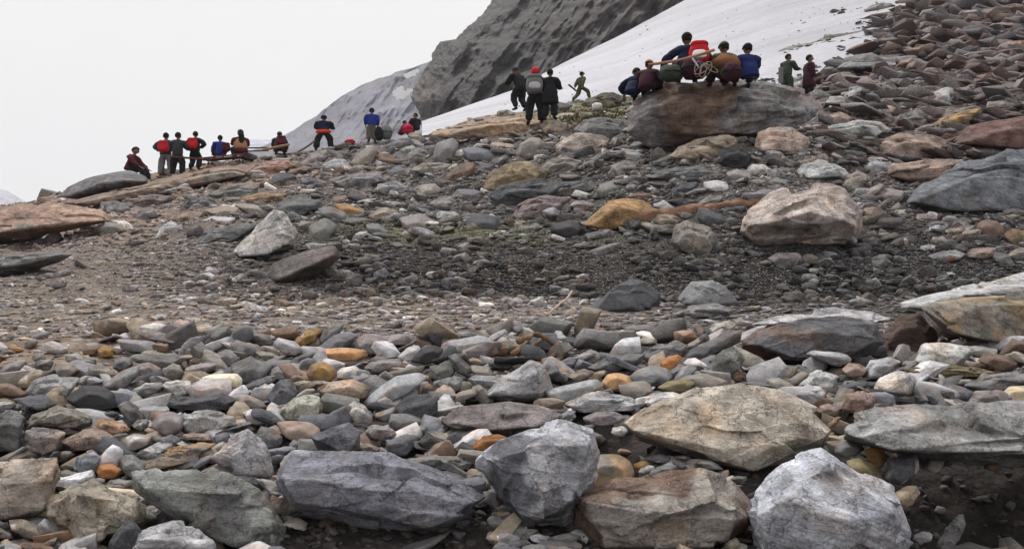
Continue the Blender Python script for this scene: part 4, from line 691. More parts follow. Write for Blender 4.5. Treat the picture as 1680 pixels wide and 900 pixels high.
scatter('slab_rubble', 'long flat grey-brown slabs half buried in the upper right rubble', 560, (1380, 1760), (0, 270), (24, 90), ['mid', 'dbrown', 'brown', 'dslate', 'grey', 'pinkgrey'], 3, M_BITS, seed=18, gain=.85, powr=2.6, keep=lambda u, v, r: (u-1350 > (120-v)*1.0) | (v > 130), tintmix=.25, flat=(.12, .3), dip=-.25, lift=.5, avoid=1)
scatter('ridge_rubble', 'small broken rock along the crest of the ridge', 2600, (180, 1360), (140, 300), (5, 16), SLOPE+['tan', 'brown'], 2, M_BITS, seed=9, keep=lambda u, v, r: v < 300, powr=1.8)
scatter('grit', 'fine gravel strewn over the brown earth of the shelf and lower slope', 14000, (-80, 1760), (400, 600), (2, 6), SLOPE+['white'], 1, M_BITS, seed=10, tintmix=.4)
scatter('pit_gravel', 'small pale chips on the shade-tinted soil at the bottom right', 1800, (1440, 1760), (775, 1000), (4, 26), ['pinkgrey', 'brown', 'dbrown', 'dslate', 'dbrown', 'mid'], 2, M_BITS, seed=12, tintmix=.6, powr=2.5)

def fringe(u, v, r):
    d = (u-1352)-(112-v)*1.45; n = fbm(np.stack([(u*.9+v*.5)*.02, (v-u*-.28)*.12, 0*u], 1), 4, 2)
    return (r.uniform(size=len(u)) < np.clip(.55+d/110+n*1.6, 0, 1)) & (d < 60) & (d > -150)
scatter('snow_edge_rubble', 'dark broken stones melting out along the ragged right edge of the snow', 3000, (1180, 1530), (0, 150), (4, 20), BROWNS, 2, M_BITS, seed=14, powr=2.5, keep=fringe, snow=True, tintmix=.2, flat=(.2, .5), avoid=False)
scatter('snow_grit', 'tiny dark stones lying scattered on the old snow', 260, (760, 1480), (10, 190), (1.5, 4), BROWNS, 1, M_BITS, seed=15, powr=2, snow=True, tintmix=.2, avoid=False, keep=lambda u, v, r: v > np.interp(u, sn_u, [p[1] for p in sn_far])+8)

scatter('gap_stones', 'small shade-darkened stones lying deep in the gaps of the front row', 2600, (-80, 1760), (690, 1000), (7, 26), ['dbrown', 'dslate', 'brown', 'mid', 'black', 'grey'], 2, M_BITS, seed=22, gain=.6, avoid=False, tintmix=.4, lift=.2, powr=1.8)  # gain darkens these stones, painting in the shade of the gaps

# ---------------------------------------------------------------- log, twigs, roots and tufts
def tube(path, rad, nseg=8, jit=.0, seed=0):
    bm = bmesh.new(); rr = random.Random(seed); rings = []
    for i, p in enumerate(path):
        p = Vector(p); t = (Vector(path[min(i+1, len(path)-1)])-Vector(path[max(i-1, 0)])).normalized(); n = t.orthogonal().normalized(); b = t.cross(n); r = rad[i] if isinstance(rad, (list, tuple)) else rad
        rings.append([bm.verts.new(p+(n*math.cos(k*6.2832/nseg)+b*math.sin(k*6.2832/nseg))*r*(1+rr.uniform(-jit, jit))) for k in range(nseg)])
    for a, b in zip(rings, rings[1:]):
        for k in range(nseg): bm.faces.new((a[k], a[(k+1) % nseg], b[(k+1) % nseg], b[k]))
    bm.faces.new(rings[0][::-1]); bm.faces.new(rings[-1]); bmesh.ops.recalc_face_normals(bm, faces=bm.faces)
    return bm
def bm_obj(name, bm, mat, parent=None, smooth=True):
    m = bpy.data.meshes.new(name); bm.to_mesh(m); bm.free()
    for p in m.polygons: p.use_smooth = smooth
    return link(name, m, mat, parent)
def along(px, y0, y1, n, wob=0, seed=0):
    rr = random.Random(seed); out_ = []
    for i in range(n):
        t = i/(n-1)*(len(px)-1); k = min(int(t), len(px)-2); f = t-k
        u = px[k][0]*(1-f)+px[k+1][0]*f; v = px[k][1]*(1-f)+px[k+1][1]*f
        out_.append(at(u+rr.uniform(-wob, wob), v+rr.uniform(-wob, wob), y0+(y1-y0)*i/(n-1)))
    return out_
M_LOG = rock_mat('weathered_wood', 9, .8, .7, .5, .2); 
lv = tube(along([(1030, 362), (1100, 354), (1160, 344), (1215, 336), (1250, 332)], Yat(1030, 362)-.2, Yat(1250, 332)-.3, 30, 1, 3), [.16-.0036*i for i in range(30)], 14, .3, 3)
lo_ = bm_obj('log', lv, M_LOG); a = lo_.data.attributes.new('tint', 'FLOAT_COLOR', 'POINT'); a.data.foreach_set('color', [.17, .09, .055, 1]*len(lo_.data.vertices)); tag(lo_, 'weathered brown log lying on the slope between amber rock and pinkish boulder', 'log')
M_TWIG = cloth('dry_twig', (.36, .28, .22)); M_ROOT = cloth('root_bark', (.16, .10, .06))
tag(bm_obj('twig', tube(along([(898, 516), (914, 502), (930, 490), (938, 478)], 7.8, 8.6, 10, .6, 1), .012, 6), M_TWIG), 'thin pale twig sticking up from the pebble shelf by the dark wedge boulder', 'twig')
tag(bm_obj('pale_stick', tube(along([(430, 272), (445, 277), (470, 280)], 30, 29.5, 6, .3, 1), .045, 6), M_TWIG), 'thin whitish stick lying on the brown bedrock near the left group', 'stick')
rt = bpy.data.objects.new('dead_root', None); C.objects.link(rt); rt.location = at(890, 585, 5.3)
tag(rt, 'tangled brown dead roots wrapped around the brown lump on the shelf', 'root')
for i, pth in enumerate([[(840, 600), (862, 580), (885, 556), (905, 548)], [(870, 604), (900, 590), (918, 572), (912, 552)], [(895, 610), (912, 596), (924, 580), (940, 570)], [(850, 560), (880, 548), (905, 560), (915, 590)], [(842, 582), (856, 566), (876, 552)]]):
    o = bm_obj('root', tube(along(pth, 5.25, 5.6, 14, 1.6, i), [.022-.0011*k for k in range(14)], 7, .2, i), M_ROOT); o.parent = rt; o.matrix_parent_inverse = Matrix.Translation(-rt.location)
M_GREEN = cloth('alpine_green', (.10, .13, .03)); M_MOSS = cloth('dry_grass', (.085, .08, .035))
def tuft(name, label, cat, u, v, wpx, n, h, mat, seed, kind=None):
    rr = random.Random(seed); bm = bmesh.new(); Y0 = Yat(u, v); o0 = at(u, v, Y0)
    for _ in range(n):
        uu, vv = u+rr.gauss(0, wpx/4), v+abs(rr.gauss(0, wpx/9)); y = Yat(uu, vv); p = at(uu, vv, y)-o0; a = rr.uniform(0, 6.3); hh = h*rr.uniform(.5, 1.2); d = Vector((math.cos(a), math.sin(a), 0))
        s = d.cross(Vector((0, 0, 1)))*hh*.16; q = [p-s, p+s, p+s*.8+d*hh*.4+Vector((0, 0, hh*.7)), p+d*hh*.9+Vector((0, 0, hh))]
        bm.faces.new([bm.verts.new(x) for x in q])
    o = bm_obj(name, bm, mat, None, False); o.location = o0; return tag(o, label, cat, kind=kind)
tuft('cushion_plant', 'small yellow-green cushion plant on the dark scree right of the pinkish boulder', 'plant', 1545, 402, 26, 420, .08, M_GREEN, 1)
tuft('dry_grass', 'thin dry grass along the ridge under the walking person', 'grass', 960, 186, 130, 1800, .16, M_MOSS, 2, 'stuff')
tuft('moss', 'mossy streak on the middle slope left of the amber rock', 'moss', 820, 384, 190, 500, .04, M_MOSS, 3, 'stuff')
tuft('moss', 'mossy streak along the upper side of the log', 'moss', 1120, 328, 100, 200, .04, M_MOSS, 4, 'stuff')

# ---------------------------------------------------------------- people
JOBS = []; BULK = 1.3
def skin_obj(name, verts, edges, radii, mat, parent, root=0, sub=1, fat=1.0):
    m = bpy.data.meshes.new(name); m.from_pydata([tuple(v) for v in verts], edges, []); o = link(name, m, mat, parent)
    md = o.modifiers.new('skin', 'SKIN'); md.use_smooth_shade = True; md.branch_smoothing = .6
    if sub: s = o.modifiers.new('sub', 'SUBSURF'); s.levels = s.render_levels = sub
    for i, r in enumerate(radii):
        q = m.skin_vertices[0].data[i]; rr = r if isinstance(r, tuple) else (r, r); rr = (rr[0]*fat, rr[1]*fat); q.radius = rr; q.use_root = (i == root)
    JOBS.append(o); return o
def V3(*a): return Vector(a)
def ellip(sub, c, e, f=None):
    V, T = ico(sub)
    if f is not None: V = f(V)
    return V*np.array(e)+np.array(c), T
def head_geo(c, yaw, pitch):
    def shape(V):
        V = V.copy(); z = V[:, 2]; y = V[:, 1]; x = V[:, 0]
        V[:, 0] *= np.where(z < 0, 1-.32*z*z, 1); V[:, 1] *= np.where(z < 0, 1-.12*z*z, 1)
        V[:, 1] += .34*np.exp(-(x/.13)**2-((z+.12)/.2)**2)*(y > .5)+.10*np.exp(-(x/.3)**2-((z+.85)/.22)**2)*(y > .2)
        V[:, 1] -= .14*np.exp(-((np.abs(x)-.36)/.17)**2-((z-.1)/.13)**2)*(y > .4)
        V[:, 1] -= .05*np.exp(-(x/.3)**2-((z+.52)/.05)**2)*(y > .5)
        return V
    parts = [ellip(4, (0, 0, 0), (.096, .112, .132), shape)]
    for s in (-1, 1):
        parts.append(ellip(2, (s*.082, -.005, -.005), (.014, .024, .034)))
        parts.append(ellip(1, (s*.029, .083, .012), (.011, .008, .006)))
    M = np.diag((1/1.2, 1, 1))@np.array(Euler((-pitch, 0, yaw)).to_matrix()); out_ = []
    for k, (V, T) in enumerate(parts): out_.append(((V@M.T)+np.array(c), T, 1 if k in (2, 4) else 0))
    return out_, M
def person(label, u, v, Y, rot, pose='stand', lean=.05, arms='down', jacket='navy', trousers='black', hat=None, head=(0, 0), coat=False, H=1.7, long_hair=False, vest=None, bulk=1.0, group='trekkers resting and climbing along the ridge', spread=1.0, scarf=None):
    root = bpy.data.objects.new('person', None); C.objects.link(root); root.location = at(u, v, Y); root.rotation_euler = (0, 0, rot); root.scale = (H/1.7*BULK*bulk, H/1.7*1.15, H/1.7)
    tag(root, label, 'person', group)
    up = V3(0, math.sin(lean), math.cos(lean)); fw = V3(0, math.cos(lean), -math.sin(lean))
    if pose == 'stand': pel = V3(0, 0, .92); kn = [V3(s*.11*spread, .03, .5) for s in (-1, 1)]; an = [V3(s*.13*spread, -.02, .085) for s in (-1, 1)]
    elif pose == 'stride': pel = V3(0, 0, .86); kn = [V3(-.12, -.05, .46), V3(.16, .30, .62)]; an = [V3(-.16, -.36, .08), V3(.2, .38, .20)]
    elif pose == 'bend': pel = V3(0, -.1, .86); kn = [V3(-.12, .12, .47), V3(.12, .05, .46)]; an = [V3(-.14, -.1, .085), V3(.14, -.16, .085)]
    elif pose == 'sit': pel = V3(0, 0, .13); kn = [V3(s*.15*spread, .40, .42) for s in (-1, 1)]; an = [V3(s*.14*spread, .50, .03) for s in (-1, 1)]
    elif pose == 'perch': pel = V3(0, 0, .13); kn = [V3(s*.13*spread, .44, .16) for s in (-1, 1)]; an = [V3(s*.13*spread, .56, -.26) for s in (-1, 1)]
    else: pel = V3(0, 0, .34); kn = [V3(s*.17, .34, .5) for s in (-1, 1)]; an = [V3(s*.16, .1, .08) for s in (-1, 1)]
    hip = [pel+V3(s*.09, 0, -.03) for s in (-1, 1)]; waist = pel+up*.14; chest = pel+up*.33; nb = pel+up*.5; neck = nb+up*.05+fw*.015
    hc = neck+V3(0, math.sin(lean*.6+head[1]*.3), math.cos(lean*.6))*.155
    sh = [pel+up*.46+V3(s*.175, 0, 0) for s in (-1, 1)]
    D = dict(down=[V3(0, .02, -1), V3(0, .22, -1)], front=[V3(0, .45, -.9), V3(0, .95, .1)], knees=[V3(0, .5, -.9), V3(0, .75, -.55)], hip=[V3(.45, -.1, -.85), V3(-.75, .35, -.45)], face=[V3(0, .5, -.85), V3(-.35, .3, .95)], back=[V3(.1, -.4, -.9), V3(0, -.3, -.95)], wide=[V3(.6, .15, -.75), V3(.1, .7, -.5)], grip=[V3(.15, .3, -.9), V3(-.4, .85, .1)])
    if not isinstance(arms, tuple): arms = (arms, arms)
    el, wr, fd = [], [], []
    for k, s in enumerate((-1, 1)):
        a, b = [q.copy() for q in D[arms[k]]]; a.x *= s; b.x *= s
        a.x += s*.12; a.normalize(); b.normalize(); e = sh[k]+a*.28; w_ = e+b*.25; el.append(e); wr.append(w_); fd.append(b)
    # body: one skin surface with fingers, the head sculpted onto the neck
    vv = [pel, waist, chest, nb, neck, neck+(hc-neck)*.5]; rr_ = [.09, .09, .10, .07, .05, .052]; ee = [(0, 1), (1, 2), (2, 3), (3, 4), (4, 5)]
    for k, s in enumerate((-1, 1)):
        n = len(vv); vv += [hip[k], kn[k], an[k], an[k]+V3(s*.02, .16, -.04)]; rr_ += [.085, .055, .038, .03]; ee += [(0, n), (n, n+1), (n+1, n+2), (n+2, n+3)]
        n = len(vv); palm = wr[k]+fd[k]*.045; vv += [sh[k], el[k], wr[k], palm]; rr_ += [.055, .04, .026, (.032, .018)]; ee += [(3, n), (n, n+1), (n+1, n+2), (n+2, n+3)]
        side = fd[k].cross(V3(0, 0, 1));  side = side.normalized() if side.length > .3 else V3(0, 1, 0); pn = side.cross(fd[k]).normalized(); pi = n+3
        for j, off in enumerate((-.03, -.01, .01, .03)):
            m_ = len(vv); b0 = palm+fd[k]*.045+side*off; b1 = b0+fd[k]*(.03, .036, .034, .026)[j]+side*off*.15; b2 = b1+(fd[k]*.8-pn*.6*1).normalized()*(.028, .032, .03, .024)[j]
            vv += [b0, b1, b2]; rr_ += [.009, .0085, .0075]; ee += [(pi, m_), (m_, m_+1), (m_+1, m_+2)]
        m_ = len(vv); t0 = palm-side*s*.03; t1 = t0+(fd[k]*.7-side*s*.7).normalized()*.035; vv += [t0, t1]; rr_ += [.01, .008]; ee += [(pi-1, m_), (m_, m_+1)]
    body = skin_obj('body', vv, ee, rr_, cm('skin'), root)
    hg, HM = head_geo(hc, head[0], head[1]+lean*.5); body['_'] = 1; HEADS.append((body, hg))
    # jacket, trousers, boots
    jv = [pel-up*.07, waist, chest, nb-up*.02, nb+up*.03]; jr = [(.15, .13), (.14, .12), (.168, .125), (.12, .10), .072]; je = [(0, 1), (1, 2), (2, 3), (3, 4)]
    if coat: jv = [pel-V3(0, 0, .38 if pose == 'stand' else .06), pel-V3(0, 0, .12 if pose == 'stand' else 0)]+jv[1:]; jr = [(.23, .19), (.20, .165)]+jr[1:]; je = [(i, i+1) for i in range(5)]
    ci = len(jv)-2
    for k in (0, 1):
        n = len(jv); jv += [sh[k], el[k], wr[k]-fd[k]*.01]; jr += [.088, .066, .047]; je += [(ci, n), (n, n+1), (n+1, n+2)]
    skin_obj('jacket' if not coat else 'coat', jv, je, jr, cm(jacket), root, root=1, fat=1.18, sub=2)
    tv = [pel+up*.05, pel]; tr = [(.15, .125), (.155, .13)]; te = [(0, 1)]
    for k in (0, 1):
        n = len(tv); tv += [hip[k]-V3(0, 0, .03) if pose in ('stand', 'stride', 'bend') else hip[k]+V3(0, .06, 0), kn[k], an[k]+V3(0, 0, .02)]; tr += [.105, .078, .066]; te += [(1, n), (n, n+1), (n+1, n+2)]
    skin_obj('trousers', tv, te, tr, cm(trousers), root, root=1, fat=1.18, sub=2)
    for k, s in enumerate((-1, 1)):
        skin_obj('boot', [an[k]+V3(0, -.01, .03), an[k]+V3(0, -.01, -.035), an[k]+V3(s*.02, .1, -.045), an[k]+V3(s*.03, .18, -.05)], [(0, 1), (1, 2), (2, 3)], [.055, .048, .045, .033], cm('black'), root)
    def shell(nm, e, off, mat, cut, f=None):
        V, T = ico(3); W = V.copy()
        keep = (V[:, 2] > cut(V)); W = W*np.array(e)+np.array(off)
        if f: W = f(V, W)
        W = W@HM.T+np.array(hc); T2 = T[keep[T].all(1)]
        m = mesh_np(nm, W, T2); o = link(nm, m, mat, root); sm = o.modifiers.new('t', 'SOLIDIFY'); sm.thickness = .012; return o
    shell('hair', (.106, .122, .141), (0, -.006, .005), cm('hair'), lambda V: np.where(V[:, 1] > .25, .38, np.where(V[:, 1] > -.2, -.05, -.55)))
    if hat: shell(hat[0], (.116, .132, .152 if hat[0] != 'hood' else .155), (0, -.008, .012), cm(hat[1]), lambda V: np.where(V[:, 1] > .3, .25, -.6) if hat[0] == 'hood' else V[:, 0]*0+.16, (lambda V, W: W+np.stack([0*V[:, 0], np.clip(V[:, 1], 0, 1)*.07*(np.abs(V[:, 2]-.32) < .2), 0*V[:, 0]], 1)) if hat[0] == 'cap' else None)
    if long_hair: skin_obj('long_hair', [hc+V3(0, -.06, .02), hc+V3(0, -.12, -.1), nb+V3(0, -.13, -.1), chest+V3(0, -.15, -.06)], [(0, 1), (1, 2), (2, 3)], [.085, .08, .075, .03], cm('hair'), root)
    if vest: skin_obj('vest', [waist-up*.08, waist+up*.02, chest, nb-up*.01], [(0, 1), (1, 2), (2, 3)], [(.175, .15), (.172, .15), (.19, .145), (.13, .115)], cm(vest), root, fat=1.15)
    if scarf: skin_obj(scarf[0], [nb+up*.03, nb-up*.1, chest-up*.02, waist-up*.02] if scarf[0] == 'shawl' else [pel+V3(-.16, .02, -.02), pel+V3(-.1, -.13, 0), pel+V3(.1, -.13, 0), pel+V3(.17, .02, -.02)], [(0, 1), (1, 2), (2, 3)], [.11, (.26, .16), (.33, .21), (.35, .24)] if scarf[0] == 'shawl' else [.07, .085, .085, .07], cm(scarf[1]), root)
    root['_b'] = 1
    return root, dict(pel=pel, chest=chest, nb=nb, wr=wr, up=up, fw=fw, kn=kn)
HEADS = []
def rbox(bm, c, s, bev=.03, seg=3, taper=0):
    r = bmesh.ops.create_cube(bm, size=1); vs_ = r['verts']
    for q in vs_: q.co = Vector((q.co.x*s[0]*(1-taper*(q.co.z > 0)), q.co.y*s[1], q.co.z*s[2]))+Vector(c)
    es = list({e for q in vs_ for e in q.link_edges}); bmesh.ops.bevel(bm, geom=es+vs_, offset=bev, segments=seg, affect='EDGES', profile=.6)
def backpack(label, P, col, off=(0, -.26, 0), size=1.0, lid=None, pocket=None):
    root, j = P; o = bpy.data.objects.new('backpack', None); C.objects.link(o)
    M = Matrix.Translation(root.location) @ root.rotation_euler.to_matrix().to_4x4() @ Matrix.Diagonal((*root.scale, 1)) @ Matrix.Translation(j['chest']+Vector(off)+j['up']*-.02)
    o.location = M.to_translation(); o.rotation_euler = (root.rotation_euler.to_matrix()@Euler((-math.asin(max(-1, min(1, j['up'].y))), 0, 0)).to_matrix()).to_euler(); o.scale = (root.scale.x*size*.92, root.scale.y*size, root.scale.z*size*.86)
    tag(o, label, 'backpack', 'backpacks worn on the ridge')
    def soft(nm, c, e, mt, pn=3.2):
        V, T = ico(4); q = (np.abs(V)**pn).sum(1)**(1/pn); V = V/q[:, None]; V = V*(1+fbm(V*2.3+c[2]*9+e[0]*40, 3, 7, .5, True)*.07)[:, None]
        V[:, 0] *= 1-.16*(V[:, 2] > 0)*V[:, 2]; link(nm, mesh_np(nm, V*np.array(e)+np.array(c), T), cm(mt), o)
    soft('pack_body', (0, 0, 0), (.19, .13, .27), col); soft('lid', (0, -.01, .24), (.165, .13, .07), lid or col); soft('pocket', (0, -.12, -.09), (.13, .05, .11), pocket or col)
    for s in (-1, 1):
        bm = tube([(s*.11, .1, .24), (s*.13, .2, .27), (s*.14, .33, .18), (s*.15, .34, 0), (s*.15, .2, -.2), (s*.13, .1, -.22)], .018, 6); bm_obj('strap', bm, cm('black'), o)
    return o
PI = math.pi
p1 = person('person in a maroon jacket sitting alone on the dark ridge boulder, hands on knees', 212, 283, 29.5, -PI/2, 'perch', .28, 'knees', 'maroon', 'black', head=(0, .3), bulk=1.15)
p2 = person('standing person with dark sleeves, red backpack and grey trousers, seen from behind, leftmost standing', 272, 291, 31.5, .1, 'stand', .03, 'hip', 'charcoal', 'grey', spread=1.2)
backpack('red backpack on the leftmost standing person', p2, 'red', size=.88, off=(0, -.26, -.08))
p3 = person('person in a dark charcoal jacket standing just right of the leftmost standing person', 291, 291, 30.4, -.15, 'stand', .06, 'front', 'charcoal', 'black', spread=1.35, H=1.66)
p4 = person('person in black carrying a bright red backpack, third in the left group', 321, 279, 31, 0, 'bend', .12, 'hip', 'black', 'black', H=1.5)
backpack('bright red round backpack on the third person of the left group', p4, 'red', size=.95, off=(0, -.26, -.08))
p5 = person('person in a bright blue jacket sitting low between the red backpack and the tan vest', 362, 256, 32, .5, 'sit', .15, 'knees', 'blue', 'darkmaroon', H=1.5, head=(-.4, 0))
backpack('dark maroon backpack leaning on the blue-jacketed sitting person', p5, 'maroon', off=(.16, -.2, -.06), size=.8)
p6 = person('person with long dark hair in a tan vest and maroon sleeves, hand at the face', 395, 262, 31, .5, 'squat', .08, 'face', 'maroon', 'black', long_hair=True, vest='tan', head=(.6, 0))
p7 = person('person in a dark jacket and grey cap sitting bent over with a maroon backpack', 458, 249, 33, .2, 'sit', .3, 'knees', 'charcoal', 'black', hat=('cap', 'grey'), H=1.55)
backpack('deep maroon backpack on the bent-over sitting person in the grey cap', p7, 'maroon', size=1.0, off=(.08, -.22, 0))
p8 = person('person in a navy jacket with a bright red cloth round the waist, standing astride', 531, 246, 37.5, 0, 'stand', .05, 'front', 'navy', 'black', spread=1.6, scarf=('waist_cloth', 'orange'), H=1.58, bulk=1.4)
p9 = person('person in a bright blue jacket and brown trousers with a black hat, standing sideways', 610, 233, 38, .3, 'stand', .03, 'down', 'blue', 'trouser', hat=('hood', 'black'), H=1.55, spread=.8, bulk=1.12)
p10 = person('person in maroon seated low beside a crimson bundle', 657, 222, 39, -1.2, 'sit', .35, 'knees', 'maroon', 'black', H=1.35)
p11 = person('person in a black jacket sitting on the ridge near the snow edge', 683, 214, 39, .7, 'sit', .1, 'front', 'black', 'black', head=(.8, 0), H=1.5)
p12 = person('person in black bending forward, half hidden at the left of the hikers', 851, 182, 27.5, .6, 'bend', .45, 'grip', 'black', 'black', H=1.6, head=(0, .3))
p13 = person('hiker in a red hood carrying a large grey backpack, seen from behind', 878, 204, 24.5, 0, 'stand', .14, 'front', 'black', 'black', hat=('hood', 'red'), spread=1.2)
backpack('large grey backpack with pale markings on the hiker in the red hood', p13, 'grey', size=1.12, lid='grey', pocket='ltgrey', off=(-.02, -.27, -.08))
p14 = person('person in a long black coat standing at the right shoulder of the red-hooded hiker', 902, 196, 24.2, -.3, 'stand', .05, 'front', 'black', 'black', coat=True, H=1.48)
p15 = person('person in olive camouflage stepping uphill with a rifle in front of the snow', 953, 167, 45.5, -.9, 'stride', .08, 'back', 'olive', 'olive', hat=('cap', 'black'))
p16 = person('person in a dark navy coat crouching at the left end of the seated group', 1036, 157, 17.6, -.6, 'sit', .45, 'wide', 'navy', 'black', H=1.25, head=(-.5, .2))
p17 = person('person in a dark maroon coat with a tan cap, bent beside the navy one', 1060, 150, 17.4, -.5, 'sit', .35, 'grip', 'darkmaroon', 'black', hat=('cap', 'tan'), H=1.32)
p18 = person('topmost person in a navy jacket and black hat rising above the seated group', 1127, 124, 17.2, -.2, 'sit', .15, 'wide', 'navy', 'darkmaroon', hat=('hat', 'black'), H=1.66)
backpack('round red backpack with a white panel on the topmost person in navy', p18, 'red', size=.95, off=(.2, -.16, 0), pocket='white')
p19 = person('person in an olive jacket wrapped in a brown shawl, sitting on the main boulder', 1194, 131, 16.9, .2, 'sit', .25, 'knees', 'olive', 'darkmaroon', hat=('cap', 'olive'), scarf=('shawl', 'brown'), H=1.5)
p20 = person('person in a royal blue jacket and black cap seated on the main boulder', 1231, 131, 16.9, .1, 'sit', .22, 'face', 'bluedk', 'navy', hat=('cap', 'black'), H=1.42)
p21 = person('person in a dark green jacket standing behind the main boulder by the snow', 1291, 160, 25.5, -.9, 'stand', .1, 'front', 'green', 'green', H=1.35, head=(-.4, .2))
p22 = person('maroon-coated person facing right at the right shoulder of the main boulder', 1327, 168, 25.3, -1.5, 'stand', .02, 'down', 'darkmaroon', 'black', coat=True, H=1.45)
# baked meshes: skins applied, heads joined onto the bodies
bpy.context.view_layer.update(); dg = bpy.context.evaluated_depsgraph_get(); new = {}
for o in JOBS: new[o.name] = bpy.data.meshes.new_from_object(o.evaluated_get(dg))
hd = {o.name: g for o, g in HEADS}
for o in JOBS:
    m = new[o.name]; o.modifiers.clear()
    if o.name in hd:
        bm = bmesh.new(); bm.from_mesh(m); m.materials.append(cm('hair'))
        for V, T, mi in hd[o.name]:
            vs_ = [bm.verts.new(tuple(q)) for q in V]
            for t in T: f = bm.faces.new([vs_[i] for i in t]); f.material_index = mi; f.smooth = True
        bm.to_mesh(m); bm.free()
        if '_' in o: del o['_']
    if o.name.split('.')[0] in ('jacket', 'coat', 'trousers', 'vest', 'shawl', 'waist_cloth', 'long_hair'):
        n_ = len(m.vertices); co = np.empty(n_*3, np.float32); m.vertices.foreach_get('co', co); co = co.reshape(-1, 3); nn = np.empty(n_*3, np.float32); m.vertices.foreach_get('normal', nn); nn = nn.reshape(-1, 3)
        sd_ = (sum(map(ord, o.name)) % 31)*3.7; co += nn*(fbm(co*np.array((9, 9, 6))+sd_, 3, 5, .5, True)*.022+fbm(co*3+sd_, 2, 8)*.02)[:, None]; m.vertices.foreach_set('co', co.ravel()); m.update()
    for p in m.polygons: p.use_smooth = True
    o.data = m
for o in list(C.objects):
    if '_b' in o: del o['_b']
# ---------------------------------------------------------------- what they carry
def pole(name, label, cat, a, b, ya, yb, r, mat, group=None, n=8, bow=0):
    pa, pb = at(*a, ya), at(*b, yb); path = [pa.lerp(pb, i/(n-1))+Vector((0, 0, -bow*math.sin(PI*i/(n-1)))) for i in range(n)]
    return tag(bm_obj(name, tube([tuple(q) for q in path], r, 8, .08, int(a[0])), cm(mat)), label, cat, group)
pole('carrying_pole', 'long wooden carrying pole slanting over the seated group by the snow', 'pole', (1064, 106), (1172, 82), 16.5, 16.4, .03, 'wood', bow=.05)
pole('carrying_pole', 'thin white rod stuck in the wicker coil below the slanting pole', 'pole', (1136, 96), (1146, 110), 16.4, 16.3, .02, 'ltgrey')
pole('carrying_pole', 'dark pole of the litter running right from the standing pair', 'pole', (280, 257), (348, 262), 30.2, 30.6, .04, 'darkwood')
pole('carrying_pole', 'thin dark pole bridging the tan-vested person and the bent-over one, upper', 'pole', (402, 243), (440, 242), 32, 33, .03, 'darkwood')
pole('carrying_pole', 'thin dark pole bridging the tan-vested person and the bent-over one, lower', 'pole', (402, 248), (440, 247), 32, 33, .03, 'darkwood')
pole('carrying_pole', 'pale pole across the knees of the bent-over person in the grey cap', 'pole', (431, 246), (475, 237), 32.3, 32.3, .05, 'wood')
pole('carrying_pole', 'long dark pole reaching from the bent-over person to the red waist cloth', 'pole', (452, 252), (516, 231), 34, 36.5, .045, 'darkwood', bow=.25)
pole('rifle_barrel', 'dark rifle slung behind the person in olive camouflage', 'rifle', (933, 139), (945, 149), 45.2, 45.6, .05, 'black')
# litter: a long seat board with rails and short legs
lt = bpy.data.objects.new('litter', None); C.objects.link(lt); lt.location = at(370, 260, 30.8); lt.rotation_euler = (0, R(-5), 0); tag(lt, 'dark wooden litter with two rails lying beside the blue-jacketed person', 'litter')
bm = bmesh.new(); rbox(bm, (0, 0, 0), (1.55, .5, .05), .015, 2); bm_obj('seat_board', bm, cm('darkwood'), lt)
for s in (-1, 1): bm_obj('rail', tube([(-.95, s*.24, .05), (0, s*.25, .06), (.95, s*.24, .07)], .03, 8), cm('darkwood'), lt)
for x in (-.6, .6):
    for s in (-1, 1): bm_obj('leg', tube([(x, s*.2, 0), (x, s*.2, -.22)], .025, 6), cm('darkwood'), lt)
# wicker coils heaped before the group
wk = bpy.data.objects.new('wicker_coil', None); C.objects.link(wk); wk.location = at(1163, 120, 16.4); tag(wk, 'pale tangled wicker and rope coil between the red backpack and the brown shawl', 'rope coil')
rr = random.Random(3)
for k in range(5):
    c = Vector((rr.uniform(-.22, .22), rr.uniform(-.1, .1), rr.uniform(-.1, .32))); a, b = rr.uniform(.07, .2), rr.uniform(.05, .13); n1 = Vector((rr.gauss(0, 1), rr.gauss(0, .4), rr.gauss(0, 1))).normalized(); n2 = n1.orthogonal().normalized()
    bm_obj('rope_loop', tube([tuple(c+n1*a*math.cos(t*.55)+n2*b*math.sin(t*.55)) for t in range(12)], .009, 6), cm('rope'), wk)
def bundle(name, label, cat, u, v, Y, s, col, seed, parts=()):
    e = bpy.data.objects.new(name, None); C.objects.link(e); e.location = at(u, v, Y); tag(e, label, cat)
    V, T = ico(4); V = V*(1+fbm(V*1.6+seed, 4, seed)*.22)[:, None]*np.array(s); V[:, 2] = np.maximum(V[:, 2], -s[2]*.75)+s[2]*.75
    link('cloth_bag', mesh_np('cloth_bag', V, T), cm(col), e)
    bm_obj('tie', tube([(math.cos(a)*s[0]*1.02, math.sin(a)*s[1]*1.02, s[2]*.85) for a in [i*.45 for i in range(15)]], .02, 6), cm('black'), e); return e
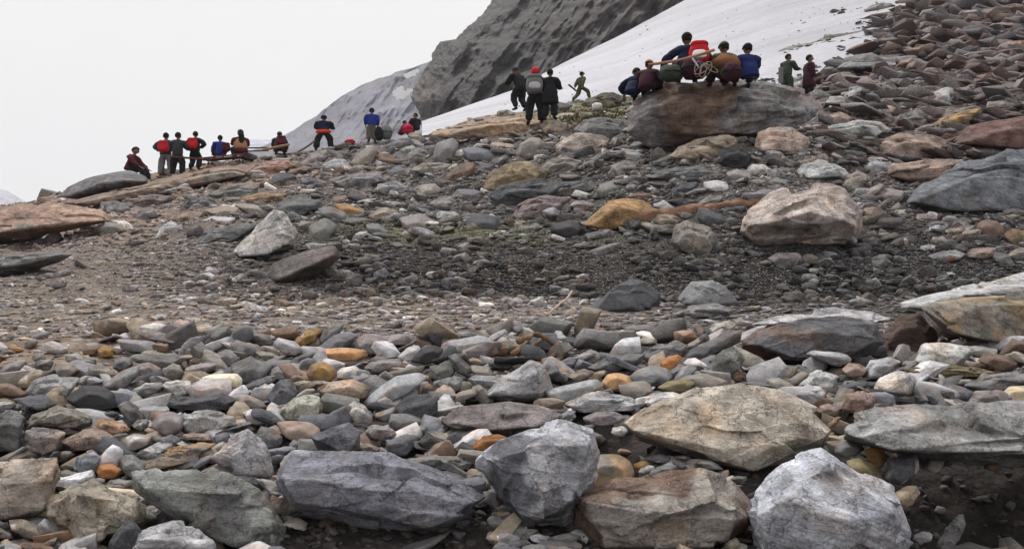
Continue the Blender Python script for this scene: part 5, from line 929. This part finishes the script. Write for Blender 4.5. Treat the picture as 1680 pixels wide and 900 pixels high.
bundle('bundle', 'small red bundle on the ridge right of the red waist cloth', 'bundle', 574, 237, 37.5, (.24, .2, .15), 'red', 1)
bundle('bundle', 'crimson bundle beside the seated person in maroon', 'bundle', 669, 219, 38.5, (.26, .22, .26), 'crimson', 2)
bundle('bundle', 'grey rounded pack on the ground behind the blue-jacketed person in brown trousers', 'bundle', 633, 228, 38.5, (.3, .25, .38), 'grey', 3)
bundle('bundle', 'black rucksack heap next to the grey rounded pack', 'bundle', 622, 230, 38, (.2, .2, .38), 'black', 4)
bundle('bundle', 'grey-green tarpaulin heap under the topmost person', 'bundle', 1100, 133, 16.9, (.25, .2, .2), 'green', 5)
bundle('bundle', 'dark maroon blanket roll below the brown shawl', 'bundle', 1202, 132, 16.2, (.19, .18, .21), 'darkmaroon', 6)
bundle('bundle', 'maroon blanket heap under the topmost person beside the wicker coil', 'bundle', 1138, 129, 16.8, (.26, .22, .25), 'darkmaroon', 7)
bm = bmesh.new(); rbox(bm, (0, 0, .35), (.14, .06, .5), .01, 1); o = bm_obj('board', bm, cm('grey'), None, False); o.location = at(1281, 142, 25.2); tag(o, 'grey upright board at the back of the person in dark green', 'board')

# ---------------------------------------------------------------- mountain air
ztop = max((o.matrix_basis @ Vector(c)).z for o in C.objects if o.type == 'MESH' and o.parent is None for c in o.bound_box)+2
print('ZTOP', ztop)
bm = bmesh.new(); bmesh.ops.create_cube(bm, size=1)
for q in bm.verts: q.co = Vector((q.co.x*2620, q.co.y*1620+500, -61 if q.co.z < 0 else ztop))
hz = bpy.data.meshes.new('haze'); bm.to_mesh(hz); bm.free()
hm = bpy.data.materials.new('mountain_air'); hm.use_nodes = True; hn = hm.node_tree; hn.nodes.clear()
ho = hn.nodes.new('ShaderNodeOutputMaterial'); hv = hn.nodes.new('ShaderNodeVolumePrincipled'); hv.inputs['Color'].default_value = (.86, .88, .95, 1); hv.inputs['Density'].default_value = .0003
hn.links.new(hv.outputs[0], ho.inputs['Volume']); tag(link('haze', hz, hm), 'thin cold mountain air paling the far slopes', 'haze', kind='stuff')
